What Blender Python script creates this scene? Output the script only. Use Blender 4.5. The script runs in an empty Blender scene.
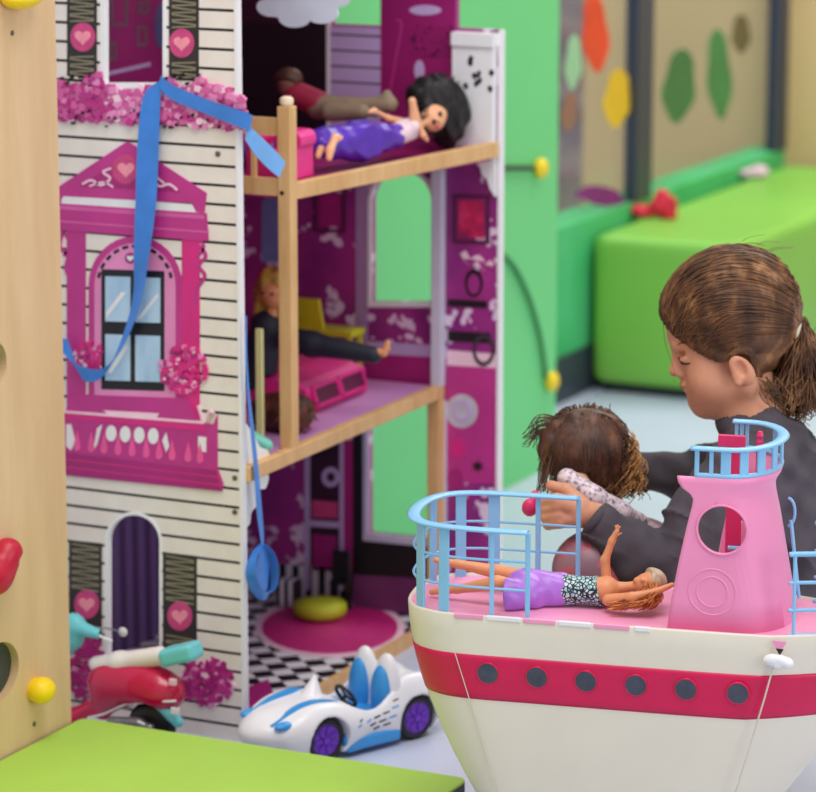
import bpy, bmesh, random
import numpy as np
from math import sin, cos, pi, radians, sqrt, atan2, exp
from mathutils import Matrix, Vector, noise as mnoise

random.seed(7)
SC = bpy.context.scene
COL = SC.collection

# ------------------------------------------------------------------ camera, world, lights, exposure
PITCH, YAW, FPX, EYE = radians(12), radians(26), 3200.0, np.array([0, 0, 1.3])
FH = np.array([-sin(YAW), cos(YAW), 0.0])
RT = np.array([cos(YAW), sin(YAW), 0.0])
UPW = np.array([0, 0, 1.0])
FW = FH * cos(PITCH) - UPW * sin(PITCH)
UC = FH * sin(PITCH) + UPW * cos(PITCH)

cam_d = bpy.data.cameras.new('camera')
cam = bpy.data.objects.new('camera', cam_d)
COL.objects.link(cam)
cam.location = EYE
cam.rotation_euler = Matrix((RT, UC, -FW)).transposed().to_euler()
cam_d.sensor_width = 36.0
cam_d.lens = FPX / 816 * 36.0
cam_d.clip_start = 0.05
cam_d.dof.use_dof = True
cam_d.dof.focus_distance = 3.56
cam_d.dof.aperture_fstop = 5.6
SC.camera = cam

world = bpy.data.worlds.new('room_air')
SC.world = world
world.use_nodes = True
world.node_tree.nodes['Background'].inputs[0].default_value = (0.98, 0.97, 1.0, 1)
world.node_tree.nodes['Background'].inputs[1].default_value = 0.62

def area(name, loc, target, size, power, col=(1, 1, 1)):
    l = bpy.data.lights.new(name, 'AREA')
    l.shape = 'RECTANGLE'; l.size = size[0]; l.size_y = size[1]
    l.energy = power; l.color = col
    o = bpy.data.objects.new(name, l); COL.objects.link(o)
    o.location = loc
    o.rotation_euler = (Vector(target) - Vector(loc)).to_track_quat('-Z', 'Y').to_euler()
    return o
area('ceiling_light', (-1.2, 2.6, 2.9), (-1.4, 3.3, 0.2), (1.6, 1.6), 44, (1, 0.97, 0.95))
area('ceiling_light', (-1.6, 6.2, 2.9), (-1.7, 6.2, 0), (1.8, 1.8), 60, (1, 0.98, 0.95))
area('daylight_window', (2.2, 2.2, 1.7), (-1.6, 3.6, 0.4), (1.6, 1.6), 36, (1, 0.98, 0.98))
area('next_room_light', (-3.6, 6.6, 2.7), (-3.8, 6.8, 0), (1.2, 2.0), 22)

SC.view_settings.view_transform = 'Standard'
SC.view_settings.look = 'None'
SC.view_settings.gamma = 1.0
SC.view_settings.use_curve_mapping = False
SC.view_settings.exposure = 0.0

# ------------------------------------------------------------------ measuring helpers
def ray(x, y):
    return FW * FPX + RT * (x - 408.0) + UC * (396.0 - y)
def at(x, y, ax, val):
    """point of the sight line through photo position (x, y) on the world plane axis=val"""
    d = ray(x, y)
    return EYE + d * ((val - EYE[ax]) / d[ax])
def atd(x, y, dist):
    return EYE + ray(x, y) * (dist / FPX)

# ------------------------------------------------------------------ materials
def lin(c):
    c = np.array(c[:3], float) / 255.0
    return tuple(np.where(c <= 0.04045, c / 12.92, ((c + 0.055) / 1.055) ** 2.4)) + (1.0,)

class NT:
    def __init__(s, name):
        s.m = bpy.data.materials.new(name); s.m.use_nodes = True
        s.t = s.m.node_tree; s.n = s.t.nodes; s.bsdf = s.n['Principled BSDF']
    def new(s, t, **kw):
        n = s.n.new(t)
        for k, v in kw.items(): setattr(n, k, v)
        return n
    def link(s, a, b): s.t.links.new(a, b)
    def coord(s, scale=(1, 1, 1), rot=(0, 0, 0)):
        tc = s.new('ShaderNodeTexCoord'); mp = s.new('ShaderNodeMapping')
        mp.inputs['Scale'].default_value = scale; mp.inputs['Rotation'].default_value = rot
        s.link(tc.outputs['Object'], mp.inputs[0]); return mp.outputs[0]
    def noise(s, vec, scale, detail=3, rough=.55):
        n = s.new('ShaderNodeTexNoise'); n.inputs['Scale'].default_value = scale
        n.inputs['Detail'].default_value = detail; n.inputs['Roughness'].default_value = rough
        s.link(vec, n.inputs['Vector']); return n.outputs['Fac']
    def ramp(s, fac, stops, const=False):
        r = s.new('ShaderNodeValToRGB')
        if const: r.color_ramp.interpolation = 'CONSTANT'
        e = r.color_ramp.elements
        while len(e) < len(stops): e.new(0.5)
        for q, (p, c) in zip(e, stops): q.position = p; q.color = c
        s.link(fac, r.inputs[0]); return r.outputs[0]
    def math(s, op, a, b=None):
        n = s.new('ShaderNodeMath', operation=op)
        for i, x in enumerate((a, b)):
            if x is None: continue
            if isinstance(x, (int, float)): n.inputs[i].default_value = x
            else: s.link(x, n.inputs[i])
        return n.outputs[0]
    def mix(s, fac, a, b):
        n = s.new('ShaderNodeMix', data_type='RGBA')
        for i, x in ((0, fac), (6, a), (7, b)):
            if isinstance(x, (int, float)): n.inputs[i].default_value = x
            elif isinstance(x, tuple): n.inputs[i].default_value = x
            else: s.link(x, n.inputs[i])
        return n.outputs[2]
    def bump(s, h, strength, dist=0.002):
        b = s.new('ShaderNodeBump'); b.inputs['Strength'].default_value = strength
        b.inputs['Distance'].default_value = dist
        s.link(h, b.inputs['Height']); s.link(b.outputs[0], s.bsdf.inputs['Normal'])
    def color(s, c): s.link(c, s.bsdf.inputs['Base Color'])

def mat(name, rgb, rough=.5, var=.08, scale=30, bump=0, spec=.5, metal=0, coat=0, stretch=(1, 1, 1), sss=0):
    t = NT(name)
    c = lin(rgb)
    v = t.coord(stretch)
    n = t.noise(v, scale)
    lo = tuple(x * (1 - var) for x in c[:3]) + (1,); hi = tuple(min(1, x * (1 + var)) for x in c[:3]) + (1,)
    t.color(t.ramp(n, [(.3, lo), (.7, hi)]))
    b = t.bsdf.inputs
    b['Roughness'].default_value = rough; b['Specular IOR Level'].default_value = spec
    b['Metallic'].default_value = metal; b['Coat Weight'].default_value = coat
    if sss:
        b['Subsurface Weight'].default_value = sss; b['Subsurface Radius'].default_value = (1, .4, .25)
        b['Subsurface Scale'].default_value = .004
    if bump: t.bump(t.noise(v, scale * 4), bump)
    return t.m

def glass_mat(name, tint=(1, 1, 1, 1), gl=.08):
    t = NT(name)
    tr = t.new('ShaderNodeBsdfTransparent'); tr.inputs[0].default_value = tint
    gs = t.new('ShaderNodeBsdfGlossy'); gs.inputs['Roughness'].default_value = .05
    mx = t.new('ShaderNodeMixShader'); mx.inputs[0].default_value = gl
    t.link(tr.outputs[0], mx.inputs[1]); t.link(gs.outputs[0], mx.inputs[2])
    t.link(mx.outputs[0], t.n['Material Output'].inputs[0]); return t.m

def siding_mat():
    t = NT('cream_siding_print'); v = t.coord()
    sx = t.new('ShaderNodeSeparateXYZ'); t.link(v, sx.inputs[0])
    fr = t.math('FRACT', t.math('DIVIDE', t.math('ADD', sx.outputs[2], .0055), .0243))
    n = t.noise(v, 25)
    base = t.ramp(n, [(.3, lin((230, 220, 211))), (.7, lin((239, 231, 224)))])
    line = t.math('LESS_THAN', fr, .15)
    t.color(t.mix(line, base, lin((22, 20, 22))))
    t.bsdf.inputs['Roughness'].default_value = .45; return t.m

def wallpaper_mat(name, base, dark, petal, scale, thr=.5, size=.34):
    t = NT(name); v = t.coord((1, 1, 1))
    vo = t.new('ShaderNodeTexVoronoi'); vo.inputs['Scale'].default_value = scale
    nz = t.new('ShaderNodeTexNoise'); nz.inputs['Scale'].default_value = scale * 1.6
    t.link(v, nz.inputs['Vector'])
    vm = t.new('ShaderNodeVectorMath', operation='MULTIPLY_ADD')
    t.link(nz.outputs['Color'], vm.inputs[0]); vm.inputs[1].default_value = (1.7 / scale, 1.7 / scale, 1.7 / scale); t.link(v, vm.inputs[2])
    t.link(vm.outputs[0], vo.inputs['Vector'])
    sc = t.new('ShaderNodeSeparateColor'); t.link(vo.outputs['Color'], sc.inputs[0])
    on = t.math('GREATER_THAN', sc.outputs[0], thr)
    near = t.math('LESS_THAN', vo.outputs['Distance'], size)
    f = t.math('MULTIPLY', on, near)
    b = t.ramp(t.noise(v, 9), [(.35, lin(dark)), (.65, lin(base))])
    t.color(t.mix(f, b, lin(petal))); t.bsdf.inputs['Roughness'].default_value = .4; return t.m

def checker_mat():
    t = NT('chequered_floor_print'); v = t.coord(rot=(0, 0, radians(45)))
    c = t.new('ShaderNodeTexChecker'); c.inputs['Scale'].default_value = 36
    c.inputs['Color1'].default_value = lin((238, 238, 240)); c.inputs['Color2'].default_value = lin((18, 16, 20))
    t.link(v, c.inputs['Vector']); t.color(c.outputs[0]); t.bsdf.inputs['Roughness'].default_value = .3; return t.m

def stripe_mat(name, axis, period, a, b, duty=.5):
    t = NT(name); v = t.coord()
    sx = t.new('ShaderNodeSeparateXYZ'); t.link(v, sx.inputs[0])
    fr = t.math('FRACT', t.math('DIVIDE', sx.outputs[axis], period))
    t.color(t.mix(t.math('LESS_THAN', fr, duty), lin(a), lin(b))); t.bsdf.inputs['Roughness'].default_value = .45
    return t.m

def blotch_mat(name, cols, scale, rough=.6, const=False, stretch=(1, 1, 1), detail=3):
    t = NT(name); v = t.coord(stretch); n = t.noise(v, scale, detail)
    k = len(cols)
    t.color(t.ramp(n, [(.28 + .44 * i / max(1, k - 1 + (1 if const else 0)), lin(c)) for i, c in enumerate(cols)], const))
    t.bsdf.inputs['Roughness'].default_value = rough; return t.m

def wood_mat(name, a, b, grain=(6, 6, 1.2), scale=9, rough=.5):
    t = NT(name); v = t.coord(grain); n = t.noise(v, scale, 5, .6)
    t.color(t.ramp(n, [(.3, lin(a)), (.7, lin(b))])); t.bsdf.inputs['Roughness'].default_value = rough
    t.bump(n, .15); return t.m

def hair_mat(name, dark, mid, light, scale=60):
    t = NT(name); v = t.coord((1, 1, .5)); n = t.noise(v, scale, 3)
    t.color(t.ramp(n, [(.32, lin(dark)), (.55, lin(mid)), (.74, lin(light))]))
    t.bsdf.inputs['Roughness'].default_value = .5; t.bsdf.inputs['Specular IOR Level'].default_value = .45
    return t.m

# ------------------------------------------------------------------ mesh helpers
def root_of(o):
    while o.parent: o = o.parent
    return o
def obj(name, geo, mats, parent=None, smooth=False, loc=None):
    """one mesh object from world-space geometry; its origin is its thing's base"""
    v, f, mi = geo
    v = np.asarray(v, float).reshape(-1, 3)
    base = np.array(root_of(parent).location) if parent else (np.array(loc) if loc is not None else np.array([v[:, 0].mean(), v[:, 1].mean(), v[:, 2].min()]))
    me = bpy.data.meshes.new(name)
    me.from_pydata((v - base).tolist(), [], f if isinstance(f, list) else f.tolist())
    for m in (mats if isinstance(mats, (list, tuple)) else [mats]): me.materials.append(m)
    if mi is not None: me.polygons.foreach_set('material_index', mi)
    if smooth: me.polygons.foreach_set('use_smooth', [True] * len(me.polygons))
    me.update()
    o = bpy.data.objects.new(name, me); COL.objects.link(o)
    if parent: o.parent = parent
    else: o.location = base
    return o
def thing(name, label, cat, loc, group=None):
    o = bpy.data.objects.new(name, None); COL.objects.link(o); o.location = Vector(loc)
    o.empty_display_size = .02
    return tag(o, label, cat, group)
def tag(o, label=None, cat=None, group=None, kind=None):
    if label: o['label'] = label
    if cat: o['category'] = cat
    if group: o['group'] = group
    if kind: o['kind'] = kind
    bpy.context.view_layer.update()
    return o

class G:
    def __init__(s): s.v = []; s.f = []; s.m = []; s.n = 0
    def add(s, v, f, mi=0):
        v = np.asarray(v, float).reshape(-1, 3)
        s.v.append(v); s.f += [[int(i) + s.n for i in q] for q in f]; s.m += [mi] * len(f); s.n += len(v); return s
    def geo(s): return np.concatenate(s.v), s.f, s.m
    def box(s, lo, hi, mi=0):
        x0, y0, z0 = lo; x1, y1, z1 = hi
        s.add([(x0, y0, z0), (x1, y0, z0), (x1, y1, z0), (x0, y1, z0), (x0, y0, z1), (x1, y0, z1), (x1, y1, z1), (x0, y1, z1)],
              [(0, 3, 2, 1), (4, 5, 6, 7), (0, 1, 5, 4), (1, 2, 6, 5), (2, 3, 7, 6), (3, 0, 4, 7)], mi); return s
    def rbox(s, c, size, r=.003, mi=0, frame=None, seg=3):
        bm = bmesh.new(); bmesh.ops.create_cube(bm, size=1)
        bmesh.ops.scale(bm, vec=size, verts=bm.verts)
        bmesh.ops.bevel(bm, geom=bm.edges[:] + bm.verts[:], offset=min(r, min(size) * .49), segments=seg, profile=.5, affect='EDGES')
        v = np.array([x.co[:] for x in bm.verts]); bm.verts.index_update()
        f = [[x.index for x in q.verts] for q in bm.faces]; bm.free()
        if frame is not None: v = v @ np.array(frame)      # rows = local axes
        return s.add(v + np.array(c), f, mi)
    def bar(s, a, b, w, h, up=(0, 0, 1), r=.0015, mi=0):
        a = np.array(a, float); b = np.array(b, float); d = b - a; L = np.linalg.norm(d); d /= L
        up = np.array(up, float); y = np.cross(up, d); y /= np.linalg.norm(y); z = np.cross(d, y)
        return s.rbox((a + b) / 2, (L, w, h), r, mi, [d, y, z], 2)
    def tube(s, pts, r, n=8, mi=0, flat=None, closed=False, up=None):
        """round (or flattened, flat=(ru, rv)) tube along points; r a number or one per point"""
        P = np.array(pts, float); k = len(P); rr = np.full(k, r) if np.isscalar(r) else np.array(r, float)
        T = np.gradient(P, axis=0)
        if closed: T = np.roll(P, -1, 0) - np.roll(P, 1, 0)
        T /= np.maximum(np.linalg.norm(T, axis=1, keepdims=True), 1e-9)
        u = np.array(up, float) if up is not None else (np.array([0, 0, 1.]) if abs(T[0][2]) < .9 else np.array([1., 0, 0]))
        V = []
        for i in range(k):
            u0 = (np.array(up, float) if up is not None else u)
            w = np.cross(T[i], u0); w /= max(np.linalg.norm(w), 1e-9); uu = np.cross(w, T[i]); u = uu
            a = np.linspace(0, 2 * pi, n, endpoint=False)
            fu, fv = flat if flat else (1, 1)
            V.append(P[i] + rr[i] * (np.outer(np.cos(a), w) * fu + np.outer(np.sin(a), uu) * fv))
        F = []
        for i in range(k if closed else k - 1):
            j = (i + 1) % k
            for q in range(n):
                F.append((i * n + q, i * n + (q + 1) % n, j * n + (q + 1) % n, j * n + q))
        if not closed: F += [tuple(range(n))[::-1], tuple((k - 1) * n + q for q in range(n))]
        return s.add(np.concatenate(V), F, mi)
    def lathe(s, prof, c, axis=(0, 0, 1), n=24, mi=0):
        """profile [(radius, height)] turned about axis through c"""
        d = np.array(axis, float); d /= np.linalg.norm(d)
        a0 = np.array([1., 0, 0]) if abs(d[0]) < .9 else np.array([0, 1., 0])
        x = np.cross(a0, d); x /= np.linalg.norm(x); y = np.cross(d, x)
        a = np.linspace(0, 2 * pi, n, endpoint=False)
        V = [np.array(c) + h * d + r * (np.outer(np.cos(a), x) + np.outer(np.sin(a), y)) for r, h in prof]
        F = [(i * n + q, i * n + (q + 1) % n, (i + 1) * n + (q + 1) % n, (i + 1) * n + q) for i in range(len(prof) - 1) for q in range(n)]
        F += [tuple(range(n))[::-1], tuple((len(prof) - 1) * n + q for q in range(n))]
        return s.add(np.concatenate(V), F, mi)
    def sphere(s, c, r, mi=0, n=16):
        r = np.full(3, r) if np.isscalar(r) else np.array(r)
        g = []
        for i in range(1, n // 2):
            t = pi * i / (n // 2)
            g += [(sin(t) * cos(2 * pi * j / n), sin(t) * sin(2 * pi * j / n), cos(t)) for j in range(n)]
        v = np.array(g + [(0, 0, 1), (0, 0, -1)]) * r + np.array(c); k = n // 2 - 1
        F = [(i * n + j, (i + 1) * n + j, (i + 1) * n + (j + 1) % n, i * n + (j + 1) % n) for i in range(k - 1) for j in range(n)]
        F += [(k * n, j, (j + 1) % n) for j in range(n)] + [(k * n + 1, (k - 1) * n + (j + 1) % n, (k - 1) * n + j) for j in range(n)]
        return s.add(v, F, mi)
    def plate(s, loops, thick, frame, mi=0):
        """flat plate with holes: loops of 2D points, extruded from 0 to thick along frame normal. frame = (origin, ax, ay, an)"""
        o, ax, ay, an = [np.array(q, float) for q in frame]
        cu = bpy.data.curves.new('tmp', 'CURVE'); cu.dimensions = '2D'; cu.fill_mode = 'BOTH'; cu.extrude = thick / 2
        for lp in loops:
            sp = cu.splines.new('POLY'); sp.points.add(len(lp) - 1)
            for p, q in zip(sp.points, lp): p.co = (q[0], q[1], 0, 1)
            sp.use_cyclic_u = True
        ob = bpy.data.objects.new('tmp', cu); COL.objects.link(ob)
        dg = bpy.context.evaluated_depsgraph_get()
        me = bpy.data.meshes.new_from_object(ob.evaluated_get(dg))
        v = np.array([q.co[:] for q in me.vertices]); f = [list(q.vertices) for q in me.polygons]
        bpy.data.objects.remove(ob); bpy.data.curves.remove(cu); bpy.data.meshes.remove(me)
        w = o + v[:, :1] * ax + v[:, 1:2] * ay + (v[:, 2:] + thick / 2) * an
        return s.add(w, f, mi)

def catmull(P, n=8, closed=False):
    P = [np.array(p, float) for p in P]; k = len(P); out = []
    for i in range(k if closed else k - 1):
        g = (lambda j: P[j % k]) if closed else (lambda j: P[min(max(j, 0), k - 1)])
        a, b, c, d = g(i - 1), g(i), g(i + 1), g(i + 2)
        for q in range(n):
            t = q / n
            out.append(.5 * (2 * b + (c - a) * t + (2 * a - 5 * b + 4 * c - d) * t * t + (3 * b - a - 3 * c + d) * t ** 3))
    if not closed: out.append(P[-1])
    return np.array(out)

def ribbon(pts, width, wdir, thick=.0006, n=14):
    """flat band along pts; width and width direction one per point"""
    P = catmull(pts, n); W = catmull([np.append(np.array(d, float) / np.linalg.norm(d), w) for d, w in zip(wdir, width)], n)
    V = []; F = []
    T = np.gradient(P, axis=0)
    for p, w, t in zip(P, W, T):
        d = w[:3] / np.linalg.norm(w[:3]); nn = np.cross(t, d); nn /= max(np.linalg.norm(nn), 1e-9)
        h = w[3] / 2
        V += [p - d * h, p + d * h, p + d * h + nn * thick, p - d * h + nn * thick]
    k = len(P)
    for i in range(k - 1):
        for q in range(4): F.append((i * 4 + q, i * 4 + (q + 1) % 4, i * 4 + 4 + (q + 1) % 4, i * 4 + 4 + q))
    F += [(3, 2, 1, 0), tuple((k - 1) * 4 + q for q in range(4))]
    return np.array(V), F, None

# signed-distance modelling, meshed with surface nets
def s_sph(c, r):
    c = np.array(c)
    return lambda P: np.linalg.norm(P - c, axis=-1) - r
def s_ell(c, rad, axes=None):
    c = np.array(c); rad = np.array(rad, float); A = np.eye(3) if axes is None else np.array([np.array(a) / np.linalg.norm(a) for a in axes])
    def f(P):
        q = (P - c) @ A.T; k0 = np.linalg.norm(q / rad, axis=-1); k1 = np.linalg.norm(q / rad ** 2, axis=-1)
        return k0 * (k0 - 1) / np.maximum(k1, 1e-6)
    return f
def s_cap(a, b, ra, rb=None):
    a = np.array(a, float); b = np.array(b, float); rb = ra if rb is None else rb; d = b - a; L = max(d @ d, 1e-12)
    def f(P):
        t = np.clip((P - a) @ d / L, 0, 1)
        return np.linalg.norm(P - a - t[..., None] * d, axis=-1) - (ra + (rb - ra) * t)
    return f
def s_box(c, half, r=0, axes=None):
    c = np.array(c); half = np.array(half) - r; A = np.eye(3) if axes is None else np.array(axes)
    def f(P):
        q = np.abs((P - c) @ A.T) - half
        return np.linalg.norm(np.maximum(q, 0), axis=-1) + np.minimum(q.max(-1), 0) - r
    return f
def s_half(p, n):
    p = np.array(p); n = np.array(n, float); n = n / np.linalg.norm(n)
    return lambda P: (P - p) @ n
def smin(a, b, k): h = np.clip(.5 + .5 * (b - a) / k, 0, 1); return b + (a - b) * h - k * h * (1 - h)
def s_un(k, *fs):
    def f(P):
        d = fs[0](P)
        for g in fs[1:]: d = smin(d, g(P), k)
        return d
    return f
def s_sub(a, b, k=.001): return lambda P: -smin(-a(P), b(P), k)
def s_int(a, b, k=.001): return lambda P: -smin(-a(P), -b(P), k)
def nets(f, lo, hi, h):
    lo = np.array(lo, float); hi = np.array(hi, float)
    n = np.ceil((hi - lo) / h).astype(int) + 1
    ax = [lo[i] + h * np.arange(n[i]) for i in range(3)]
    S = np.empty(n)
    for i in range(n[0]):
        Y, Z = np.meshgrid(ax[1], ax[2], indexing='ij')
        S[i] = f(np.stack([np.full_like(Y, ax[0][i]), Y, Z], -1))
    I = S < 0
    m = np.zeros(n - 1, int); C = [(i, j, k) for i in (0, 1) for j in (0, 1) for k in (0, 1)]
    sl = lambda A, c: A[c[0]:A.shape[0] - 1 + c[0], c[1]:A.shape[1] - 1 + c[1], c[2]:A.shape[2] - 1 + c[2]]
    for c in C: m += sl(I, c)
    act = (m > 0) & (m < 8); idx = np.full(n - 1, -1); idx[act] = np.arange(act.sum())
    acc = np.zeros((act.sum(), 3)); cnt = np.zeros(act.sum())
    base = np.argwhere(act).astype(float)
    for p in C:
        for a in range(3):
            if p[a]: continue
            q = list(p); q[a] = 1
            s0 = sl(S, p)[act]; s1 = sl(S, q)[act]; x = (s0 < 0) != (s1 < 0)
            t = np.where(x, s0 / np.where(x, s0 - s1, 1), 0)
            pt = base + np.array(p, float); pt[:, a] += t
            acc[x] += pt[x]; cnt[x] += 1
    V = lo + h * acc / cnt[:, None]; F = []
    for a in range(3):
        b, c = (a + 1) % 3, (a + 2) % 3
        s0 = [slice(None)] * 3; s1 = [slice(None)] * 3; s0[a] = slice(0, -1); s1[a] = slice(1, None)
        for d in (b, c): s0[d] = slice(1, -1); s1[d] = slice(1, -1)
        A = I[tuple(s0)]; B = I[tuple(s1)]
        e = np.argwhere(A != B)
        if not len(e): continue
        flip = A[tuple(e.T)]
        e = e.copy(); e[:, b] += 1; e[:, c] += 1
        def cell(db, dc):
            k = e.copy(); k[:, b] -= db; k[:, c] -= dc; return idx[tuple(k.T)]
        q = np.stack([cell(1, 1), cell(0, 1), cell(0, 0), cell(1, 0)], 1)
        q[~flip] = q[~flip][:, ::-1]; F.append(q)
    return V, np.concatenate(F), None

def joined(*gs):
    V = []; F = []; n = 0
    for v, f, _ in gs:
        V.append(np.asarray(v)); F += [[int(i) + n for i in q] for q in f]; n += len(v)
    return np.concatenate(V), F, None

def strands(paths, r0, r1, n=4):
    g = G()
    for p in paths: g.tube(p, np.linspace(r0, r1, len(p)), n)
    return g.geo()

# ------------------------------------------------------------------ shared materials
cream = siding_mat()
white = mat('white_plastic', (238, 238, 240), .4, .02)
white_edge = mat('white_panel_edge', (236, 234, 236), .5, .02)
black = mat('black_print', (20, 18, 22), .45, .05)
soft_black = mat('black_plastic', (26, 25, 28), .4, .1)
mag = mat('magenta_print', (192, 52, 138), .42, .1, 14)
mag_deep = mat('deep_magenta_print', (168, 34, 118), .42, .12, 12)
mag_hot = mat('hot_pink_print', (216, 40, 132), .42, .1, 16)
pink_lt = mat('light_pink_print', (228, 140, 190), .42, .08, 16)
pink_pale = mat('pale_pink_print', (246, 206, 222), .42, .04, 20)
heart_disc = mat('heart_disc_print', (205, 70, 128), .4, .12, 60)
heart_pink = mat('heart_print', (244, 150, 168), .4, .1, 60)
shut = mat('charcoal_shutter_print', (44, 40, 40), .5, .15, 40)
olive = mat('olive_line_print', (150, 142, 112), .5, .1, 40)
pane_blue = blotch_mat('pale_blue_pane_print', [(150, 184, 218), (176, 206, 232), (196, 220, 238)], 9, .3, stretch=(3, 1, 1))
wood = wood_mat('beech_wood', (208, 160, 104), (226, 184, 130))
birch = wood_mat('birch_plywood', (214, 178, 132), (229, 196, 152), (3, 3, .5), 7, .55)
ply_edge = wood_mat('plywood_edge', (190, 140, 92), (214, 168, 118), (1, 1, 60), 6)
purple_wall = wallpaper_mat('purple_lily_wallpaper', (178, 54, 142), (134, 38, 122), (232, 206, 232), 26, .35, .37)
magenta_wall = mat('magenta_wall_print', (150, 26, 104), .4, .14, 10)
lav = mat('lavender_print', (196, 172, 218), .45, .05)
lav_floor = mat('lilac_floor_print', (206, 146, 206), .4, .06, 12)

# ------------------------------------------------------------------ setting
floor_m = mat('pale_blue_lino', (194, 203, 224), .35, .03, 6)
o = obj('floor', G().box((-7, 0.5, -.03), (3.5, 13, 0)).geo(), floor_m); tag(o, kind='structure')

part_m = mat('light_green_board', (104, 208, 128), .5, .02, 4)
o = obj('wall_partition', G().box((-2.213, 4.12, 0), (-2.193, 5.092, 2.0)).geo(), part_m); tag(o, kind='structure')

XW = -2.39
dkgreen = blotch_mat('green_wall_panel', [(52, 168, 98), (70, 188, 112), (86, 196, 130)], 5)
frame_m = mat('dark_window_frame', (50, 56, 72), .45, .08)
beige = mat('beige_paint', (216, 184, 132), .6, .04, 4)
# window wall runs into the depth; glass above a green panel and a dark baseboard
p_sill = at(600, 214, 0, XW)[2]
Yw0, Yw1 = 4.9, 7.25
o = obj('wall_left', G().box((XW - .08, Yw0, .09), (XW, Yw1, p_sill)).geo(), dkgreen); tag(o, kind='structure')
o = obj('baseboard_left', G().box((XW - .08, Yw0, 0), (XW + .006, Yw1, .09)).geo(), mat('dark_grey_baseboard', (52, 60, 70), .5, .05)); tag(o, kind='structure')
yf_ = [at(635, 120, 0, XW)[1], at(651, 120, 0, XW)[1], at(776, 100, 0, XW)[1], at(786, 100, 0, XW)[1]]
glass = glass_mat('window_glass', (.94, .97, 1, 1), .06)
ztop = 2.2
w1 = obj('window_1', G().box((XW - .02, Yw0, p_sill), (XW - .014, yf_[0], ztop)).geo(), glass); tag(w1, kind='structure')
w2 = obj('window_2', G().box((XW - .02, yf_[1], p_sill), (XW - .014, yf_[2], ztop)).geo(), glass); tag(w2, kind='structure')
o = obj('trim_1', G().box((XW - .022, yf_[0], p_sill), (XW + .004, yf_[1], ztop)).geo(), frame_m); tag(o, kind='structure')
o = obj('trim_2', G().box((XW - .022, yf_[2], p_sill), (XW + .004, yf_[3], ztop)).geo(), frame_m); tag(o, kind='structure')
o = obj('wall_back', G().box((XW - .5, yf_[3] + .01, 0), (1.5, yf_[3] + .11, 2.2)).box((XW, yf_[3] - .0, 0), (XW + .09, yf_[3] + .02, 2.2)).geo(), beige); tag(o, kind='structure')
# the room beyond the glass
nr = blotch_mat('next_room_wall', [(84, 80, 100), (134, 124, 136), (170, 158, 150), (150, 116, 128), (104, 98, 122)], 4.5, .7, detail=2.5)
o = obj('wall_beyond', G().box((-6.2, 7.75, 0), (XW - .1, 7.85, 2.6)).box((-6.3, 4.4, 0), (-6.2, 7.85, 2.6)).geo(), nr); tag(o, kind='structure')

# ------------------------------------------------------------------ climbing panel on the left
XP = -2.075
cp = thing('climbing_panel', 'tall birch plywood climbing panel with coloured holds at left edge of photo', 'climbing wall', (XP, 3.0, 0))
pan = lambda x, y: (lambda p: (p[1], p[2]))(at(x, y, 0, XP))
y0, y1, z1 = 2.55, 3.286, 1.2
def ell_loop(c, ry, rz, n=40, ph=0): return [(c[0] + ry * cos(2 * pi * i / n), c[1] + rz * sin(2 * pi * i / n)) for i in range(n)]
h1, h2 = pan(-8, 366), pan(-1, 672)
loops = [[(y0, 0), (y1, 0), (y1, z1), (y0, z1)], ell_loop(h1, .032, .030), ell_loop(h2, .044, .036)]
fr = ((XP - .011, 0, 0), (0, 1, 0), (0, 0, 1), (1, 0, 0))
obj('board', G().plate(loops, .011, fr).geo(), birch, cp)
rec = mat('dark_hole_sheet', (66, 68, 58), .8, .1)  # dark sheet added behind the holes, its colour stands for their shaded depth
for h, a, b in ((h1, .04, .038), (h2, .052, .044)):
    obj('hole_dark', G().plate([ell_loop(h, a, b)], .004, ((XP - .0155, 0, 0), (0, 1, 0), (0, 0, 1), (1, 0, 0))).geo(), rec, cp)
yel = mat('yellow_resin', (252, 214, 12), .45, .05, 40, .1)
red = mat('crimson_resin', (190, 10, 52), .4, .08, 40, .1)
def hold(px, py, f, lo, hi, m, lab):
    c = np.array(at(px, py, 0, XP)); v, q, _ = nets(f(c), c + np.array(lo), c + np.array(hi), .0015)
    h = obj('climbing_hold', (v, q, None), m, cp, True); h['label'] = lab; return c, h
c, h = hold(34, 689, lambda c: s_un(.008, s_ell(c + np.array((.012, 0, 0)), (.016, .019, .0165)), s_ell(c, (.01, .014, .012))), (-.01, -.03, -.03), (.035, .03, .03), yel, 'round yellow hold')
c, h = hold(15, 0, lambda c: s_un(.01, s_ell(c + np.array((.012, -.004, .004)), (.02, .034, .014)), s_ell(c + np.array((.012, .02, .012)), (.014, .02, .012))), (-.01, -.06, -.03), (.045, .06, .045), yel, 'lumpy yellow hold at the top')
c, h = hold(-1, 563, lambda c: s_sub(s_un(.02, s_ell(c + np.array((.008, .008, .012)), (.018, .018, .018)), s_ell(c + np.array((.008, -.02, -.012)), (.018, .03, .022))), s_cap(c + np.array((0, .012, .004)), c + np.array((.06, .016, .004)), .005), .004), (-.012, -.06, -.055), (.05, .05, .05), red, 'crimson hold with a bolt hole')
steel = mat('steel_bolt', (120, 112, 104), .35, .1, 40, metal=.8)
for px, py in ((12, 33), (34, 724)):
    c = at(px, py, 0, XP); obj('bolt', G().lathe([(.0032, -.002), (.0032, .001), (.0018, .0012)], c, (1, 0, 0), 14).geo(), steel, cp)

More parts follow.
